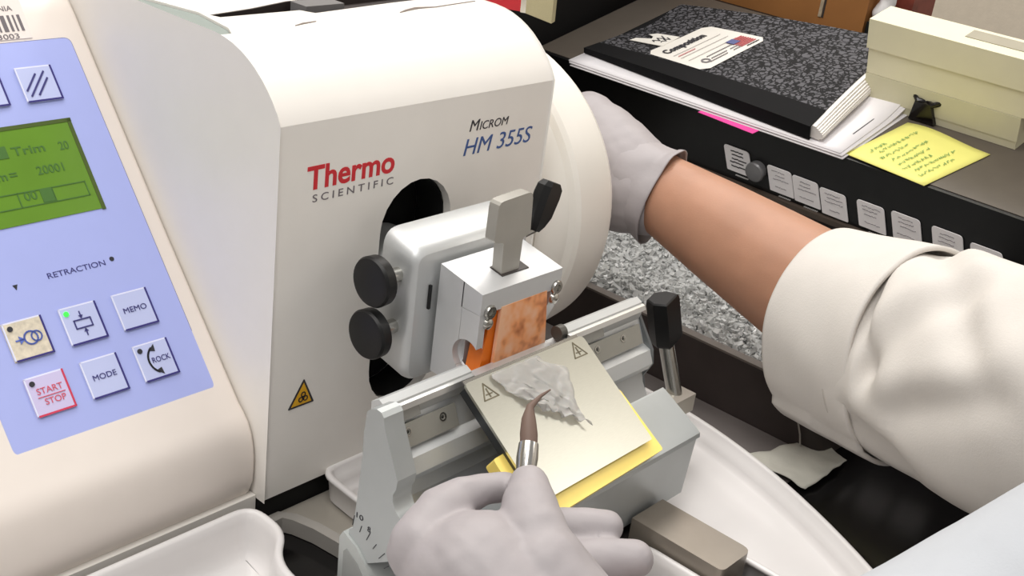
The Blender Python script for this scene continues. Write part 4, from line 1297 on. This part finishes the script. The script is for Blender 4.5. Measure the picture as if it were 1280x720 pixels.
# left glove: pinching thumb and index, other fingers behind
L1 = lambda x, y, t, r: (at(x, y, t), r)
def crease(p):
    return 0.0
lg = organic('left_glove', [
    [L1(700, 860, 0.505, 0.028), L1(645, 775, 0.510, 0.032), L1(600, 722, 0.517, 0.029)],
    [L1(645, 775, 0.512, 0.030), L1(575, 722, 0.519, 0.026), L1(525, 690, 0.524, 0.0145)],
    [L1(590, 718, 0.522, 0.022), L1(530, 684, 0.524, 0.0145)],
    # index
    [L1(527, 680, 0.524, 0.0145), L1(550, 640, 0.533, 0.0115), L1(576, 622, 0.540, 0.0092), L1(606, 611, 0.546, 0.0074), L1(634, 608, 0.550, 0.0068)],
    # thumb
    [L1(720, 790, 0.508, 0.026), L1(678, 716, 0.513, 0.0210), L1(668, 668, 0.520, 0.0152), L1(662, 632, 0.530, 0.0126), L1(662, 608, 0.538, 0.0096)],
    [L1(630, 740, 0.516, 0.022), L1(670, 705, 0.518, 0.0185)],
    # middle, ring and little finger curled behind the palm
    [L1(580, 700, 0.548, 0.013), L1(670, 664, 0.562, 0.0105), L1(725, 659, 0.564, 0.0094), L1(758, 659, 0.564, 0.0084)],
    [L1(600, 725, 0.540, 0.013), L1(700, 706, 0.550, 0.0112), L1(755, 700, 0.551, 0.0102), L1(794, 699, 0.550, 0.0090)],
    [L1(630, 770, 0.530, 0.012), L1(700, 760, 0.538, 0.0098), L1(745, 760, 0.538, 0.0085), L1(775, 760, 0.538, 0.0075)],
], GLOVE, ps, 0.0016, 5, noise_amp=0.0006)

# right glove: hand wrapped over the crank behind the wheel, with a loose cuff
rg = organic('right_glove', [
    [(at(808, 240, 0.870), 0.0320), (at(780, 212, 0.882), 0.0330), (at(752, 178, 0.896), 0.0300), (at(735, 158, 0.905), 0.026)],
    [(at(790, 240, 0.874), 0.031), (at(770, 238, 0.884), 0.030), (at(750, 225, 0.895), 0.028)],
    [(at(728, 150, 0.905), 0.013), (at(703, 145, 0.912), 0.0105), (at(692, 165, 0.905), 0.009)],
    [(at(730, 170, 0.905), 0.014), (at(700, 172, 0.912), 0.0105), (at(690, 192, 0.905), 0.009)],
    [(at(735, 195, 0.90), 0.014), (at(705, 200, 0.91), 0.010), (at(695, 218, 0.903), 0.0085)],
    [(at(742, 218, 0.90), 0.013), (at(715, 227, 0.905), 0.0095), (at(705, 242, 0.90), 0.008)],
    [(at(760, 245, 0.885), 0.015), (at(735, 262, 0.885), 0.012), (at(715, 268, 0.885), 0.009)],
], GLOVE, ps, 0.0025, 8, noise_amp=0.0008)


def cloth_loft(name, spec, m, nseg=64, amp=0.004, freq=16, seed=0, thick=0.002, steps=8, fold=None):
    """sleeve: spec = [(centre, radius_a, radius_b)], smooth along its length, with soft folds"""
    C_ = [Vector(s[0]) for s in spec]
    rings = []
    up_ = Vector((0, 0, 1))

    def cr(a, b_, c, d_, t2):
        return 0.5 * ((2 * b_) + (c - a) * t2 + (2 * a - 5 * b_ + 4 * c - d_) * t2 * t2 + (3 * b_ - a - 3 * c + d_) * t2 ** 3)
    K_ = len(spec)
    samples = []
    for i in range(K_ - 1):
        for q in range(steps):
            samples.append((i, q / steps))
    samples.append((K_ - 2, 1.0))
    cen, ra, rb_ = [], [], []
    for i, t2 in samples:
        ix = [max(0, i - 1), i, i + 1, min(K_ - 1, i + 2)]
        cen.append(cr(*[C_[k] for k in ix], t2)); ra.append(cr(*[spec[k][1] for k in ix], t2)); rb_.append(cr(*[spec[k][2] for k in ix], t2))
    b = B()
    for k, c in enumerate(cen):
        d_ = (cen[min(k + 1, len(cen) - 1)] - cen[max(k - 1, 0)]).normalized()
        u_ = d_.cross(up_).normalized(); v_ = u_.cross(d_).normalized()
        ring = []
        for q in range(nseg):
            a = 2 * math.pi * q / nseg
            n_ = u_ * math.cos(a) + v_ * math.sin(a)
            p = c + u_ * math.cos(a) * ra[k] + v_ * math.sin(a) * rb_[k]
            dd = amp * noise.noise(p * freq + Vector((seed, 0, 0))) + amp * 0.5 * noise.noise(p * freq * 2.2 + Vector((0, seed, 0)))
            if fold:
                dd += fold(k / (len(cen) - 1), a, p)
            ring.append(p + n_ * dd)
        rings.append(ring)
    loft(b, rings, cap=False)
    o = obj(name, b, m, ps, smooth=80)
    md = o.modifiers.new('s', 'SOLIDIFY'); md.thickness = thick; md.offset = -1
    return o


# loose glove cuff
cloth_loft('glove_cuff', [(at(782, 212, 0.880), 0.029, 0.029), (at(800, 228, 0.873), 0.0315, 0.0325), (at(815, 240, 0.869), 0.0325, 0.0350), (at(828, 247, 0.866), 0.0330, 0.0375)], GLOVE, 40, 0.0022, 55, 2, 0.0008, 4)


CREASES = [((0.05, 75), (0.20, 5)), ((0.20, 5), (0.34, 62)), ((0.10, -25), (0.30, -40)), ((0.16, 95), (0.42, 30)), ((0.30, -10), (0.46, 15))]


def sleevefold(k, a, p):
    # creases of the upper sleeve, each a valley with a soft ridge beside it
    a = math.degrees((a + math.pi) % (2 * math.pi) - math.pi)
    out = 0.0
    for (k0, a0), (k1, a1) in CREASES:
        q, e0, e1 = Vector((k * 260, a)), Vector((k0 * 260, a0)), Vector((k1 * 260, a1))
        d = e1 - e0
        t_ = max(0, min(1, (q - e0).dot(d) / d.length_squared))
        off = q - (e0 + d * t_)
        side = (d.x * off.y - d.y * off.x) / d.length
        out += -0.0055 * math.exp(-(off.length / 9) ** 2) + 0.0045 * math.exp(-((side - 15) / 11) ** 2) * math.exp(-(off.length / 28) ** 2)
    return out * min(1, max(0, (k - 0.05) * 11))


def cufffold(k, a, p):
    a = (a + math.pi) % (2 * math.pi) - math.pi
    return 0.0032 if R(-120) < a < R(-42) - k * 0.12 else 0.0


cloth_loft('coat_sleeve', [(at(1110, 440, 0.752), 0.0600, 0.0600), (at(1160, 452, 0.728), 0.0625, 0.0645), (at(1215, 468, 0.700), 0.0655, 0.0690), (at(1290, 498, 0.668), 0.070, 0.0740), (at(1400, 510, 0.635), 0.072, 0.076), (at(1520, 500, 0.61), 0.074, 0.076), (Vector((0.70, 0.00, 0.27)), 0.076, 0.078), (Vector((0.77, -0.09, 0.39)), 0.08, 0.085)], COAT, 96, 0.0045, 11, 4, 0.002, 8, sleevefold)
cloth_loft('sleeve_cuff', [(at(1036, 403, 0.790), 0.0600, 0.0640), (at(1070, 416, 0.772), 0.0625, 0.0655), (at(1110, 430, 0.754), 0.0640, 0.0670), (at(1150, 444, 0.734), 0.0650, 0.0680)], COAT, 96, 0.0030, 14, 8, 0.003, 8, cufffold)
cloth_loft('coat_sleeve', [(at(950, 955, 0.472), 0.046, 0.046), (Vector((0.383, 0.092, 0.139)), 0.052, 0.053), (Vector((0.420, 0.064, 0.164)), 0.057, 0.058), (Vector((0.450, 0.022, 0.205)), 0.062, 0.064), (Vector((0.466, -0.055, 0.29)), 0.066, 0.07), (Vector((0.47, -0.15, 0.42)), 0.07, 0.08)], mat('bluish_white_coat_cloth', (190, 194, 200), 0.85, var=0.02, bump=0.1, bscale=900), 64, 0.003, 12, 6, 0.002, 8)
cloth_loft('coat_body', [(Vector((0.63, -0.12, -0.45)), 0.21, 0.17), (Vector((0.63, -0.11, -0.2)), 0.20, 0.16), (Vector((0.63, -0.10, 0.05)), 0.19, 0.155), (Vector((0.63, -0.10, 0.22)), 0.19, 0.15), (Vector((0.63, -0.11, 0.36)), 0.18, 0.13), (Vector((0.63, -0.10, 0.46)), 0.08, 0.07)], COAT, 72, 0.006, 9, 1, 0.002, 6)
